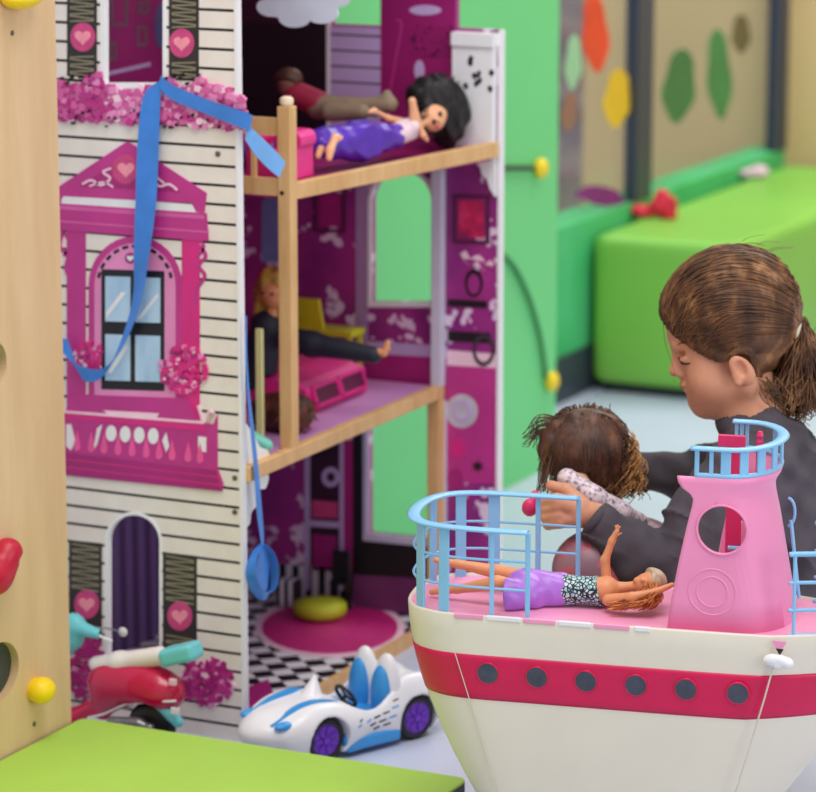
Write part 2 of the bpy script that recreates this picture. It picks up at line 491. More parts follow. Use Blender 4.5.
# ------------------------------------------------------------------ lime mat
lime = mat('lime_vinyl', (166, 208, 84), .5, .03, 8, spec=.3)
lime_side = mat('dark_grey_mat_side', (72, 76, 78), .6, .06)
def rounded_rect(x0, y0, x1, y1, r, n=8):
    out = []
    for cx, cy, a in ((x1 - r, y1 - r, 0), (x0 + r, y1 - r, 90), (x0 + r, y0 + r, 180), (x1 - r, y0 + r, 270)):
        out += [(cx + r * cos(radians(a + 90 * i / n)), cy + r * sin(radians(a + 90 * i / n))) for i in range(n + 1)]
    return out
mt = thing('play_mat', 'lime green foam play mat with dark sides in the foreground corner', 'mat', (-1.8, 2.8, 0))
x0m, x1m, y0m, y1m, hm = XP + .004, -1.532, 2.3, 3.305, .06
lp = rounded_rect(x0m, y0m, x1m, y1m, .012)
obj('mat_side', G().plate([lp], hm - .004, ((0, 0, 0), (1, 0, 0), (0, 1, 0), (0, 0, 1))).geo(), lime_side, mt)
g = G(); a = np.array(lp); nlp = len(lp)
ctr = np.array([(x0m + x1m) / 2, (y0m + y1m) / 2])
ins = np.array(rounded_rect(x0m + .004, y0m + .004, x1m - .004, y1m - .004, .009))
V = np.concatenate([np.c_[a, np.full(nlp, hm - .004)], np.c_[a, np.full(nlp, hm - .0015)], np.c_[(a * .6 + ins * .4), np.full(nlp, hm - .0003)], np.c_[ins, np.full(nlp, hm)]])
F = [(i * nlp + q, i * nlp + (q + 1) % nlp, (i + 1) * nlp + (q + 1) % nlp, (i + 1) * nlp + q) for i in range(3) for q in range(nlp)] + [tuple(3 * nlp + q for q in range(nlp))]
obj('mat_cover', g.add(V, F).geo(), lime, mt)

# ------------------------------------------------------------------ dollhouse
YF, YB, XL, XR, XE = 3.466, 4.058, -2.262, -1.928, -1.838
ZM, ZT, ZH = .362, .709, 1.12
dh = thing('dollhouse', 'tall pink and white wooden dollhouse with three open floors', 'dollhouse', (XR, YF, 0))
fac = lambda x, y: (lambda p: (p[0], p[2]))(at(x, y, 1, YF))
FR = ((0, YF, 0), (1, 0, 0), (0, 0, 1), (0, -1, 0))
def arch(cx_l, cx_r, top, bot, n=16):
    """arched opening in photo coordinates"""
    c = (cx_l + cx_r) / 2; r = (cx_r - cx_l) / 2; h = r * 1.05
    return [(cx_l, bot), (cx_r, bot)] + [(c + r * cos(pi * i / n), top + h - h * sin(pi * i / n)) for i in range(n + 1)]
def circ(c, rx, ry=None, n=28):
    ry = ry or rx; return [(c[0] + rx * cos(2 * pi * i / n), c[1] + ry * sin(2 * pi * i / n)) for i in range(n)]
def heart(c, s, n=32):
    return [(c[0] + s * 16 * sin(t) ** 3 / 17, c[1] - s * (13 * cos(t) - 5 * cos(2 * t) - 2 * cos(3 * t) - cos(4 * t)) / 17) for t in [2 * pi * i / n for i in range(n)]]

door_px = arch(107, 160, 514, 664)
topw_px = arch(104, 164, -38, 85)
fl = lambda lp: [fac(*q) for q in lp]
loops = [[(XL, 0), (XR, 0), (XR, ZH), (XL, ZH)], fl(door_px), fl(topw_px)]
facade = obj('facade', G().plate(loops, .009, ((0, YF + .009, 0),) + FR[1:]).geo(), cream, dh)
def pr(name, loops, m, layer, parent=facade, label=None):
    o = obj(name, G().plate([fl(l) for l in loops], .00028 * layer, FR).geo(), m, parent)
    if label: o['label'] = label
    return o
def prn(name, shapes, m, layer, parent=facade):
    """several pieces of one printed pattern, each a part of its own"""
    for l in shapes: pr(name, [l], m, layer, parent)
def prg(name, shapes, m, layer, parent=facade):
    """one printed pattern of close lines in one mesh"""
    g = G()
    for l in shapes: g.plate([fl(l)], .00028 * layer, FR)
    return obj(name, g.geo(), m, parent)
obj('edge_strip', G().box((XR - .0012, YF - .001, 0), (XR + .003, YF + .011, ZH)).geo(), white_edge, dh)
rect = lambda x0, y0, x1, y1, s=.09: [(x0, y0), (x1, y0 + (x1 - x0) * s), (x1, y1 + (x1 - x0) * s), (x0, y1)]
# white linings of the two openings
for nm, o_, i_ in (('door_lining', (105, 162, 511.5, 660), (108.2, 159.6, 515, 660)), ('window_lining', (100.5, 166.5, -42, 88.5), (105, 163, -37, 83))):
    obj(nm, G().plate([fl(arch(*o_)), fl(arch(*i_))] if nm == 'window_lining' else [fl(arch(*o_[:3], 661)), fl(arch(*i_[:3], 656))], .0102, ((0, YF + .0092, 0),) + FR[1:]).geo(), white, facade)
# shutters
def shutter(x0, y0, x1, y1, hx, hy, s):
    sh = pr('shutter', [rect(x0, y0, x1, y1, s)], shut, 1)
    z = []
    yy = y0 + 3; k = 0
    while yy < y1 - 2:
        if not (hy - 17 < yy < hy + 17):
            t = (x1 - x0 - 6) * s
            z.append([(x0 + 3, yy + (2 if k % 2 else 0)), (x1 - 3, yy + t + (0 if k % 2 else 2)), (x1 - 3, yy + t + 1.3 + (0 if k % 2 else 2)), (x0 + 3, yy + 1.3 + (2 if k % 2 else 0))])
        yy += 3.6; k += 1
    for zz in ([l for l in z if l[0][1] < hy], [l for l in z if l[0][1] > hy]):
        if zz: prg('slat_pattern', zz, olive, 2)
    pr('heart_disc', [circ((hx, hy), 12.5, 14.5)], heart_disc, 3)
    pr('heart', [heart((hx, hy), 8.6)], heart_pink, 4)
shutter(67, -60, 97, 76, 83, 37, .05)
shutter(169, -54, 199, 80, 182, 43, .05)
shutter(69, 540, 102, 640, 87, 604, .1)
shutter(163, 552, 197, 652, 180, 616, .12)
# flowering bushes: many petals in one printed patch
def bush(name, dots, mats, layer=2):
    g = G()
    for k, (x, y, r, mi) in enumerate(dots):
        n = 9; a0 = random.random() * 6
        pts = [fac(x + r * (1 + .25 * ((i % 2) - .5)) * cos(a0 + 2 * pi * i / n), y + r * (1 + .25 * ((i % 2) - .5)) * sin(a0 + 2 * pi * i / n)) for i in range(n)]
        yy = YF - .00028 * layer - .000006 * k
        g.add([(p[0], yy, p[1]) for p in pts] + [(p[0], YF, p[1]) for p in pts], [tuple(range(n))] + [(i, (i + 1) % n, n + (i + 1) % n, n + i) for i in range(n)], mi)
    return obj(name, g.geo(), mats, facade)
R_ = random.Random(3)
bm_ = [mag, pink_lt, pink_pale, mat('rose_print', (212, 96, 160), .42, .1, 30), black]
d = []
for x in np.arange(52, 246, 3.1):
    top = 82 + 6 * sin(x * .11) + (10 if x > 205 else 0) + (6 if 100 < x < 168 else 0); bot = 118 + (x - 52) * .05
    for y in np.arange(top, bot, 3.4):
        left = x < 108
        d.append((x + R_.uniform(-2, 2), y + R_.uniform(-2, 2), R_.uniform(2.5, 4.4), R_.choices([0, 1, 2, 3], [5, 1.2, .3, 5] if left else [2, 4, .9, 5])[0]))
R_.shuffle(d)
d = [q for q in d if not (104 < q[0] < 164 and q[1] < 87)]
for x in np.arange(68, 240, 6.5): d.append((x + R_.uniform(-4, 4), R_.uniform(110, 128), R_.uniform(.8, 2), 4))
for x in list(np.arange(64, 98, 5)) + list(np.arange(170, 205, 5)): d.append((x + R_.uniform(-3, 3), R_.uniform(74, 88), R_.uniform(.8, 1.8), 4))
b = bush('flower_bed', d, bm_, 5); b['label'] = 'band of pink blossom under the top window'
def blob(cx_, cy_, rx, ry, n, wts, rmin=1.6, rmax=3.6):
    out = []
    for i in range(n):
        a = R_.uniform(0, 2 * pi); q = sqrt(R_.random()); out.append((cx_ + rx * q * cos(a), cy_ + ry * q * sin(a), R_.uniform(rmin, rmax), R_.choices([0, 1, 2, 3], wts)[0]))
    return out
bush('flower_bush', blob(208, 682, 26, 24, 210, [4, 1.5, .6, 3]), [mag_deep, pink_lt, pink_pale, mag, black], 5)
bush('flower_bush', blob(86, 668, 20, 34, 170, [5, .5, .3, 1]), [mag_deep, mag, pink_lt, mag_deep, black], 4)
bush('flower_bush', blob(184, 369, 23, 23, 190, [5, 1, .8, 1.2], 1.2, 3.2), [mag_hot, pink_lt, pink_pale, mag_deep, black], 12)
bush('flower_bush', blob(90, 358, 15, 18, 110, [5, 1, .5, 2], 1.2, 3.0), [mag_hot, pink_lt, pink_pale, mag_deep, black], 12)
# printed window with pediment, columns and balcony
S7 = .078
pw = pr('printed_window', [arch(89, 182, 236, 402)], mag, 4, facade, 'large printed magenta window with pediment and balcony')
def pp(name, loops, m, layer, label=None): return pr(name, loops, m, layer, facade, label)
pp('window_surround', [arch(95, 176, 243, 398)], pink_lt, 5)
dots = []
for i in range(1, 12):
    t = pi * i / 12; c0 = (135.5 + 37 * cos(t), 285 - 39 * sin(t)); ang = t + pi / 2
    ux, uy = cos(t), -sin(t); vx, vy = -uy, ux
    dots.append([(c0[0] + ux * a * 1.6 + vx * b * 3.0, c0[1] + uy * a * 1.6 + vy * b * 3.0) for a, b in ((-1, -1), (1, -1), (1, 1), (-1, 1))])
prn('arch_dash', dots, black, 6)
pp('heart_medallion', [circ((131, 258), 5.5, 5.5)], mag_deep, 6); pp('heart', [heart((131, 258), 3.6)], white, 7)
pp('window_frame', [rect(102, 269, 165, 389, .03)], black, 6)
for x0, x1, y0_, y1_ in ((106, 131, 276, 321), (136, 161, 277, 322), (106, 131, 334, 380), (136, 161, 335, 381)):
    pp('pane', [rect(x0, y0_, x1, y1_, .03)], pane_blue, 7)
prn('pane_glare', [[(107, 312), (122, 292), (127, 292), (107, 318)], [(138, 318), (157, 294), (160, 295), (142, 319)], [(108, 372), (126, 345), (130, 346), (112, 373)]], white_edge, 8)
for x0, x1, y0_ in ((67, 86, 228), (182, 200, 236)):
    pp('column', [rect(x0, y0_, x1, y0_ + 190, .05)], mag if x0 < 100 else mag_hot, 3)
def scroll(pts, w):
    P = catmull(pts, 6); T = np.gradient(P, axis=0); N = np.c_[-T[:, 1], T[:, 0]]; N /= np.linalg.norm(N, axis=1, keepdims=True)
    return [tuple(p) for p in P + N * w] + [tuple(p) for p in (P - N * w)[::-1]]
prn('scroll_bracket', [scroll([(63, 232), (60, 246), (68, 256), (66, 268), (70, 280), (70, 300)], 1.8), scroll([(200, 246), (206, 256), (199, 266), (205, 276), (197, 290), (196, 306)], 1.8), scroll([(64, 232), (70, 244), (64, 256)], 1.4), scroll([(201, 240), (204, 248), (197, 258)], 1.4)], mag, 4)
pp('cornice', [[(58, 203), (207, 213), (209, 241), (60, 230)]], mag, 6)
prn('cornice_line', [[(58, 205), (205, 215), (205, 219), (58, 209)], [(59, 220), (209, 231), (209, 233), (59, 222)]], mat('orchid_print', (214, 92, 164), .42, .08, 30), 7)
pp('fascia', [[(62, 194), (198, 205), (200, 214), (62, 204)]], white_edge, 5)
pp('pediment', [[(128, 141), (207, 193), (205, 212), (197, 212), (192, 203), (64, 196), (57, 209), (57, 188)]], mag, 6)
pp('pediment_field', [[(128, 155), (181, 192), (80, 186)]], mag_deep, 7)
prn('pediment_scroll', [scroll([(83, 184), (92, 180), (102, 185), (111, 178), (104, 172), (112, 168)], 1.1), scroll([(90, 186), (104, 182), (114, 187)], .9), scroll([(146, 182), (153, 178), (160, 186), (170, 184), (178, 190)], 1.1), scroll([(148, 172), (156, 176), (166, 184)], .9)], pink_pale, 8)
pp('heart_disc', [circ((126, 169), 13, 15)], heart_disc, 9); pp('heart', [heart((127, 169), 9)], heart_pink, 10)
# balcony
pp('sill', [[(72, 394), (188, 398), (198, 421), (66, 412)]], mag, 8)
pp('sill_highlight', [[(104, 410), (160, 413), (156, 420), (112, 416)]], pink_pale, 9)
pp('balcony_panel', [[(65, 412), (214, 424), (218, 414), (218, 468), (224, 484), (222, 491), (66, 474)]], mag, 7)
pp('hand_rail', [[(65, 411), (206, 423), (206, 431), (65, 418)]], mag_hot, 9)
pp('rail_highlight', [[(65, 410), (204, 421), (204, 423.5), (65, 412.5)]], pink_pale, 11)
gaps = []; tears = []
for i, x in enumerate((112, 126, 140, 154)):
    gaps.append(circ((x, 433 + i * .9), 5.3, 8))
gaps += [[(67, 424), (72, 424), (76, 440), (72, 450), (67, 446)], [(103, 424), (98, 444), (94, 450), (98, 428)], [(167, 432), (163, 440), (167, 452), (170, 446)], [(199, 436), (207, 437), (207, 452), (199, 450)]]
prn('balustrade_gap', gaps, white_edge, 8)
for i, x in enumerate((78, 92, 105, 119, 133, 147, 160, 173, 189, 201)):
    y = 446 + (x - 78) * .1; tears.append([(x, y - 16), (x + 3.2, y - 2), (x + 3, y + 3), (x, y + 5), (x - 3, y + 3), (x - 3.2, y - 2)])
prn('baluster', tears, mat('bright_pink_print', (238, 90, 160), .4, .1, 40), 10)
pp('balcony_base', [[(66, 452), (217, 470), (219, 480), (223, 491), (66, 475)]], mag_deep, 9)
prn('base_line', [[(66, 458), (219, 476), (219, 477.4), (66, 459.4)], [(66, 466), (221, 484), (221, 485.4), (66, 467.4)]], mag_hot, 10)
prn('scroll_end', [scroll([(199, 405), (203, 418), (206, 424), (212, 416), (214, 413), (210, 411), (208, 415)], 1.2)], pink_pale, 10)
for x, y in ((218, 154), (235, 478), (235, 512)):
    obj('screw', G().lathe([(.0036, -.001), (.0036, .0012), (.002, .0016)], at(x, y, 1, YF), (0, -1, 0), 14).geo(), steel, dh)

# left side wall and back wall
lw = G().box((XL, YF + .009, 0), (XL + .008, YB, ZM - .02)); obj('side_wall', lw.geo(), stripe_mat('lavender_curtain_print', 1, .034, (110, 84, 140), (74, 44, 100), .5), dh)
obj('side_wall', G().box((XL, YF + .009, ZM - .02), (XL + .008, YB, ZT - .02)).geo(), mag_deep, dh)
sw = obj('side_wall', G().box((XL, YF + .009, ZT - .02), (XL + .008, YB, ZH)).geo(), magenta_wall, dh)
side = lambda x, y: (lambda p: (p[1], p[2]))(at(x, y, 0, XL + .008))
FS = ((XL + .008, 0, 0), (0, 1, 0), (0, 0, 1), (1, 0, 0))
gold = mat('bronze_print', (112, 84, 96), .5, .1)
for q in ([(110, -10), (127, -10), (127, 26), (110, 26)], [(138, 2), (148, 2), (148, 14), (138, 14)], [(109, 42), (116, 42), (116, 60), (109, 60)], [(136, 26), (146, 26), (146, 46), (136, 46)]):
    a = [side(*k) for k in q]; b = [side(q[0][0] + 2.5, q[0][1] + 3), side(q[1][0] - 2.5, q[1][1] + 3), side(q[2][0] - 2.5, q[2][1] - 3), side(q[3][0] + 2.5, q[3][1] - 3)]
    obj('picture_print', G().plate([a, b], .001, FS).geo(), gold, sw)
obj('mirror_print', G().plate([[side(*k) for k in circ((160, 26), 6, 22)]], .001, FS).geo(), mat('slate_blue_print', (88, 84, 130), .4, .05), sw)
obj('skirting_print', G().plate([[side(*k) for k in ((106, 72), (150, 62), (150, 66), (106, 76))]], .001, FS).geo(), lav, sw)

bwp = lambda x, y: (lambda p: (p[0], p[2]))(at(x, y, 1, YB))
bl = lambda lp: [bwp(*q) for q in lp]
FB = ((0, YB, 0), (1, 0, 0), (0, 0, 1), (0, -1, 0))
midw = arch(372, 432, 171, 302); loww = [(369, 402), (442, 402), (442, 540), (369, 533)]; topo = [(331, -60), (381, -60), (381, 26), (331, 24)]
zr = bwp(497, 30)[1]; xm = bwp(456, 0)[0]
loops = [[(XL, 0), (XE, 0), (XE, zr), (xm, zr), (xm, ZH), (XL, ZH)], bl(midw), bl(loww), bl(topo)]
checker_print = stripe_mat('black_white_band_print', 0, .022, (222, 218, 226), (24, 20, 28))
back = obj('back_wall', G().plate(loops, .012, ((0, YB + .012, 0),) + FB[1:]).geo(), purple_wall, dh)
obj('edge_strip', G().box((XE - .001, YB - .001, 0), (XE + .003, YB + .013, zr)).geo(), white_edge, dh)
def bp(name, loops, m, layer=1): return obj(name, G().plate([bl(l) for l in loops], .0006 * layer, FB).geo(), m, back)
bp('window_frame', [arch(368, 436, 167, 307), midw], white, 4)
bp('window_frame', [[(364, 400), (447, 400), (447, 548), (364, 540)], loww], mat('pale_lilac_frame', (206, 202, 226), .4, .03), 6)
bp('skirting_print', [[(300, 337), (447, 346), (447, 358), (300, 349)], ], lav, 1)
bp('skirting_print', [[(447, 350), (496, 354), (496, 368), (447, 365)]], pink_pale, 1)
bp('wainscot_print', [[(300, 349), (447, 358), (447, 396), (300, 388)]], mag_deep, 1)
bp('wainscot_print', [[(447, 365), (496, 368), (496, 484), (447, 482)]], mag, 1)
bp('pilaster_print', [[(356, 178), (368, 179), (368, 345), (356, 344)]], mat('mauve_print', (176, 140, 184), .45, .05), 2)
for x0, y0_, x1, y1_ in ((314, 186, 346, 232), (453, 194, 490, 243)):
    bp('picture_frame', [[(x0, y0_), (x1, y0_ + 1), (x1, y1_ + 1), (x0, y1_)], [(x0 + 3.5, y0_ + 3.5), (x1 - 3.5, y0_ + 4.5), (x1 - 3.5, y1_ - 2.5), (x0 + 3.5, y1_ - 3.5)]], mat('plum_print', (92, 26, 66), .45, .1), 3)
    bp('picture', [[(x0 + 6, y0_ + 6), (x1 - 6, y0_ + 7), (x1 - 6, y1_ - 5), (x0 + 6, y1_ - 6)]], blotch_mat('crimson_picture_print', [(150, 20, 70), (206, 26, 92), (220, 60, 110)], 40) if x0 > 400 else mag_deep, 2)
bp('mirror_print', [arch(262, 280, 196, 262)], mat('pale_blue_print', (120, 134, 190), .4, .08), 2)
# printed shelf with ornaments on the right strip
bp('shelf_print', [[(448, 299), (487, 301), (487, 308), (448, 306)]], black, 2); bp('shelf_print', [[(448, 331), (490, 333), (490, 343), (448, 341)]], black, 2)
bp('ornament_print', [circ((474, 283), 9, 14), circ((474, 284), 6.5, 10.5)], black, 2); bp('ornament_print', [circ((484, 350), 11, 16), circ((484, 350), 8, 12)], mat('charcoal_print', (60, 46, 62), .5, .2, 60), 3)
bp('ornament_print', [circ((462, 411), 16, 17)], mat('silver_print', (196, 186, 200), .4, .15, 60), 2); bp('ornament_print', [circ((462, 411), 10, 11), circ((462, 411), 6, 7)], lav, 3)
st_ = [(478 + (7 if i % 2 else 3.2) * cos(pi * i / 6), 466 + (7 if i % 2 else 3.2) * sin(pi * i / 6)) for i in range(12)]
bp('ornament_print', [st_], black, 2); bp('ornament_print', [circ((458, 448), 8, 9)], mag_hot, 2); bp('ornament_print', [circ((455, 479), 8, 11)], mag_deep, 2)
bp('lily_print', [scroll([(463, 252), (470, 262), (478, 258), (486, 268), (492, 262)], 3)], pink_pale, 2)
# white spotted corner under the top floor
obj('corner_bracket', G().plate([bl([(470, 150), (497, 142), (497, 196), (492, 188), (489, 178), (484, 174), (482, 164), (475, 160)])], .008, FB).geo(), white, back)
# lower floor prints
bp('door_print', [[(353, 400), (364, 400), (364, 540), (447, 548), (447, 640), (353, 640)]], black, 2)
bp('door_strip_print', [[(340, 440), (353, 440), (353, 600), (340, 600)]], mag_deep, 2)
bp('cabinet_print', [[(309, 425), (341, 427), (341, 590), (309, 588)]], mat('dark_plum_print', (54, 24, 46), .45, .1), 1)
for q in ([(305, 425), (310, 425), (310, 590), (305, 590)], [(340, 425), (344, 425), (344, 590), (340, 590)], [(309, 520), (341, 522), (341, 528), (309, 526)]):
    bp('cabinet_edge_print', [q], lav, 3)
bp('cabinet_ornament_print', [circ((331, 477), 9, 10), circ((331, 477), 4.5, 5)], lav, 2); bp('cabinet_cushion_print', [[(312, 500), (338, 502), (338, 519), (312, 517)]], heart_disc, 2)
bp('cabinet_box_print', [[(313, 534), (337, 536), (337, 572), (313, 570)]], mag_deep, 2)
bp('floor_edge_print', [[(230, 560), (353, 570), (353, 640), (230, 640)]], checker_print, 2)
bp('floor_edge_print', [[(353, 574), (440, 580), (440, 640), (353, 640)]], mat('dusky_purple_print', (112, 50, 100), .45, .2, 30), 3)
# top floor prints
bp('cupboard_print', [[(200, 20), (327, 24), (327, 150), (200, 150)]], black, 2)
bp('wall_print', [[(200, -60), (327, -60), (327, 24), (200, 20)]], mat('dark_wine_print', (56, 14, 40), .5, .2), 2)
bp('pilaster_print', [[(327, -60), (331, -60), (331, 130), (327, 130)]], white, 3)
slat = stripe_mat('lavender_board_print', 2, .0225, (196, 174, 220), (44, 34, 60), .12)
bp('board_print', [[(331, 26), (381, 28), (381, 140), (331, 138)]], slat, 3)
bp('wall_print', [[(381, -60), (455, -60), (455, 146), (381, 142)]], magenta_wall, 3)
bp('wall_print', [[(411, 24), (453, 26), (453, 58), (411, 56)]], wallpaper_mat('dotted_magenta_print', (150, 26, 104), (140, 22, 96), (84, 12, 60), 90, -1, .35), 4)
bp('rail_print', [scroll([(388, 108), (396, 60), (402, 24), (396, 20)], 1)], mag, 4)
bp('basin_print', [circ((426, 10), 16, 5)], lav, 4); bp('basin_print', [circ((420, 70), 5, 10)], lav, 4)
# white spotted parapet, a box at the back right of the top floor
g = G(); p0, p1 = bwp(457, 42), bwp(497, 30)
g.box((p0[0], YB - .016, ZT), (XE - .003, YB - .001, zr - .012)); g.box((p0[0], YB - .02, zr - .022), (XE - .001, YB - .001, zr - .004))
par = obj('parapet_box', g.geo(), white, dh)
sp = G()
for k in range(9):
    x, y = 463 + R_.uniform(0, 30), 58 + R_.uniform(0, 48); a = R_.uniform(0, 3)
    sp.plate([[(lambda p: (p[0], p[2]))(at(x + 2.2 * cos(t + a) * (1 + .3 * cos(2 * t)), y + 3.6 * sin(t + a), 1, YB - .016)) for t in [2 * pi * i / 8 for i in range(8)]]], .0006, ((0, YB - .016, 0),) + FB[1:])
obj('spots', sp.geo(), black, par)
# floors
bottom = obj('base_floor', G().box((XL, YF + .009, 0), (XR - .004, YB, .014)).geo(), checker_mat(), dh)
ruc = at(330, 628, 2, .014); rr = G()
rug = [(lambda p: (p[0], p[1]))(at(330 + 68 * cos(t), 628 + 26 * sin(t), 2, .014)) for t in [2 * pi * i / 48 for i in range(48)]]
rim = [(lambda p: (p[0], p[1]))(at(330 + 75 * cos(t) , 628 + 30 * sin(t), 2, .014)) for t in [2 * pi * i / 48 for i in range(48)]]
XY = ((1, 0, 0), (0, 1, 0), (0, 0, 1))
clampx = lambda lp: [(min(max(x, XL + .01), XR - .006), y) for x, y in lp]
obj('rug_border_print', G().plate([clampx(rim)], .0005, ((0, 0, .014),) + XY).geo(), pink_pale, bottom)
obj('rug_print', G().plate([clampx(rug)], .001, ((0, 0, .014),) + XY).geo(), mat('raspberry_rug_print', (196, 30, 118), .5, .14, 60), bottom)
obj('base_beam', G().box((XR - .004, YF + .012, 0), (XR + .006, YB, .018)).geo(), wood, dh)
# wine coloured corner and white strip by the facade
wc = [(lambda p: (p[0], p[1]))(at(x, y, 2, .014)) for x, y in ((243, 690), (268, 680), (276, 700), (243, 716))]
obj('corner_print', G().plate([clampx(wc)], .0014, ((0, 0, .014),) + XY).geo(), mag_deep, bottom)
obj('inner_post', G().bar((XR - .006, YF + .065, .014), (XR - .006, YF + .065, ZM - .02), .005, .005).geo(), white_edge, dh)
mid = obj('middle_floor', G().box((XL + .008, YF + .009, ZM - .018), (XR - .004, YB - .012, ZM)).geo(), lav_floor, dh)
obj('floor_beam', G().rbox((XR + .001, (YF + .009 + YB) / 2, ZM - .008), (.014, YB - YF - .010, .020), .002).geo(), wood, dh)
YPt = 3.603
top = [(XL + .008, YPt), (XR - .006, YPt), (XE - .008, YB - .002), (XL + .008, YB - .002)]
obj('upper_floor', G().plate([top], .018, ((0, 0, ZT - .018),) + XY).geo(), mag_deep, dh)
obj('floor_beam', G().bar((XR, YPt, ZT - .008), (XE - .004, YB - .002, ZT - .002), .012, .022).geo(), wood, dh)
# posts and the little balcony railing of the top floor
zp = at(288, 106, 1, YPt)[2]
post = obj('corner_post', G().rbox((XR - .002, YPt, (ZM + zp) / 2), (.019, .019, zp - ZM), .0015).geo(), wood, dh)
obj('finial', G().lathe([(.006, 0), (.0085, .002), (.009, .006), (.0085, .010), (.005, .0125)], (XR - .002, YPt, zp), n=18).geo(), mat('pale_wood', (236, 214, 184), .5, .04), post)
obj('peg', G().lathe([(.003, 0), (.003, .0006)], at(282, 193, 1, YPt - .0095), (0, -1, 0), 12).geo(), soft_black, post)
for py in (126, 186):
    zc = at(265, py, 1, YPt)[2]
    obj('railing', G().box((XL + .008, YPt - .006, zc - .011), (XR - .0115, YPt + .006, zc + .011)).geo(), wood, dh)
for px in (254, 232, 210):
    x = at(px, 150, 1, YPt)[0]
    obj('baluster', G().box((x - .003, YPt - .003, ZT - .002), (x + .003, YPt + .003, at(265, 134, 1, YPt)[2])).geo(), wood, dh)
obj('white_column', G().rbox((XR + .001, YB - .009, (ZM + ZT - .02) / 2), (.016, .016, ZT - .02 - ZM), .001).geo(), mat('pale_lilac_wood', (206, 202, 220), .45, .03), dh)
obj('lower_post', G().rbox((XR - .001, YB - .012, (.014 + ZM - .018) / 2), (.019, .019, ZM - .018 - .014), .001).geo(), wood, dh)
# pale scalloped ornament hanging from the ceiling of the top room
pc = []
for i in range(60):
    t = 2 * pi * i / 60; q = .8 + .35 * sqrt(abs(cos(3.5 * t)))
    pc.append((lambda p: (p[0], p[2]))(at(303 + 42 * q * cos(t), -2 + 26 * q * sin(t), 1, 3.72)))
orn = obj('ceiling_ornament', G().plate([pc], .004, ((0, 3.72, 0), (1, 0, 0), (0, 0, 1), (0, -1, 0))).geo(), mat('silver_grey_plastic', (206, 212, 228), .35, .06, 20), dh)
orn['label'] = 'pale grey scalloped ornament'

# dollhouse: white scalloped bracket at the front of the middle floor, ceiling of the top room
bxy = lambda x, y: (lambda p: (p[1], p[2]))(at(x, y, 0, XR - .006))
obj('scalloped_bracket', G().plate([[bxy(*q) for q in catmull([(242, 420), (252, 434), (258, 446), (266, 450), (268, 458), (262, 468), (267, 476), (264, 488), (258, 490), (256, 504), (250, 512), (248, 524), (240, 530)], 5)]], .003, ((XR - .0065, 0, 0), (0, 1, 0), (0, 0, 1), (1, 0, 0))).geo(), white, dh)
obj('roof_panel', G().box((XL, YF + .009, ZH), (XR, YB + .012, ZH + .01)).geo(), white_edge, dh)
obj('ornament_rod', G().tube([at(303, -4, 1, 3.718), np.append(at(303, -4, 1, 3.718)[:2], ZH + .001)], .0012, 6).geo(), white, orn)

# ------------------------------------------------------------------ toy ship
hull_m = mat('ivory_hull_plastic', (228, 221, 204), .38, .03, 10)
stripe_m = mat('raspberry_stripe', (206, 0, 76), .35, .06, 30)
deck_m = mat('pink_deck_plastic', (240, 156, 192), .4, .05, 12)
tower_m = mat('pink_tower_plastic', (242, 146, 190), .38, .04, 12)
blue_m = mat('sky_blue_plastic', (138, 198, 238), .35, .04, 30)
# the ship stands turned 11 degrees from the house; it and the doll on it are measured and built along its own
# axes, then both are turned in place
SHIP_TURN, SHIP_PIVOT = radians(11), np.array((-1.30, 3.148, 0))
rot_z = lambda t: np.array([[cos(t), -sin(t), 0], [sin(t), cos(t), 0], [0, 0, 1.]])
_keep = (EYE, FW, RT, UC)
_m = rot_z(-SHIP_TURN)
EYE, FW, RT, UC = SHIP_PIVOT + _m @ (EYE - SHIP_PIVOT), _m @ FW, _m @ RT, _m @ UC
sh = thing('toy_ship', 'ivory and pink toy cruise ship with sky blue railings on the floor', 'toy ship', (-1.24, 3.235, 0))
SCX, SCY = -1.243, 3.237
deck = catmull([(-1.47, 3.1475), (-1.38, 3.1465), (-1.28, 3.1465), (-1.18, 3.147), (-1.118, 3.149), (-1.10, 3.1525), (-1.05, 3.172), (-1.0, 3.20), (-.965, 3.237), (-1.0, 3.274), (-1.05, 3.302), (-1.10, 3.3215), (-1.118, 3.325), (-1.18, 3.327), (-1.28, 3.3275), (-1.38, 3.3275), (-1.47, 3.3265), (-1.512, 3.312), (-1.531, 3.283), (-1.5365, 3.240), (-1.531, 3.193), (-1.512, 3.163)], 6, True)
def s_x(z, left=True):
    k = max(0, .32 - z) / .2
    return 1 - (.20 * k ** 1.7 * 1.15 if left else .48 * k ** 1.1) if z > .05 else s_x(.0501, left) * (.97 if z > .01 else .9)
def s_y(z):
    k = max(0, .32 - z) / .32
    return 1 - .20 * k ** 1.6
def ring_at(z, off=0, base=deck):
    p = base - np.array((SCX, SCY))
    s = np.where(p[:, 0] < 0, s_x(z, True), s_x(z, False)); q = np.c_[p[:, 0] * s, p[:, 1] * s_y(z)]
    if off:
        t = np.roll(q, -1, 0) - np.roll(q, 1, 0); nn = np.c_[t[:, 1], -t[:, 0]]; nn /= np.linalg.norm(nn, axis=1, keepdims=True); q = q + nn * off
    return np.c_[q + np.array((SCX, SCY)), np.full(len(q), z)]
def loft(rings, cap0=True, cap1=True):
    n = len(rings[0]); V = np.concatenate(rings)
    F = [(i * n + q, i * n + (q + 1) % n, (i + 1) * n + (q + 1) % n, (i + 1) * n + q) for i in range(len(rings) - 1) for q in range(n)]
    if cap0: F.append(tuple(range(n))[::-1])
    if cap1: F.append(tuple((len(rings) - 1) * n + q for q in range(n)))
    return V, F, None
zs = [0, .004, .03, .06, .09, .12, .15, .18, .21, .2225, .235, .25, .263, .2745, .285, .3, .3185, .3205]
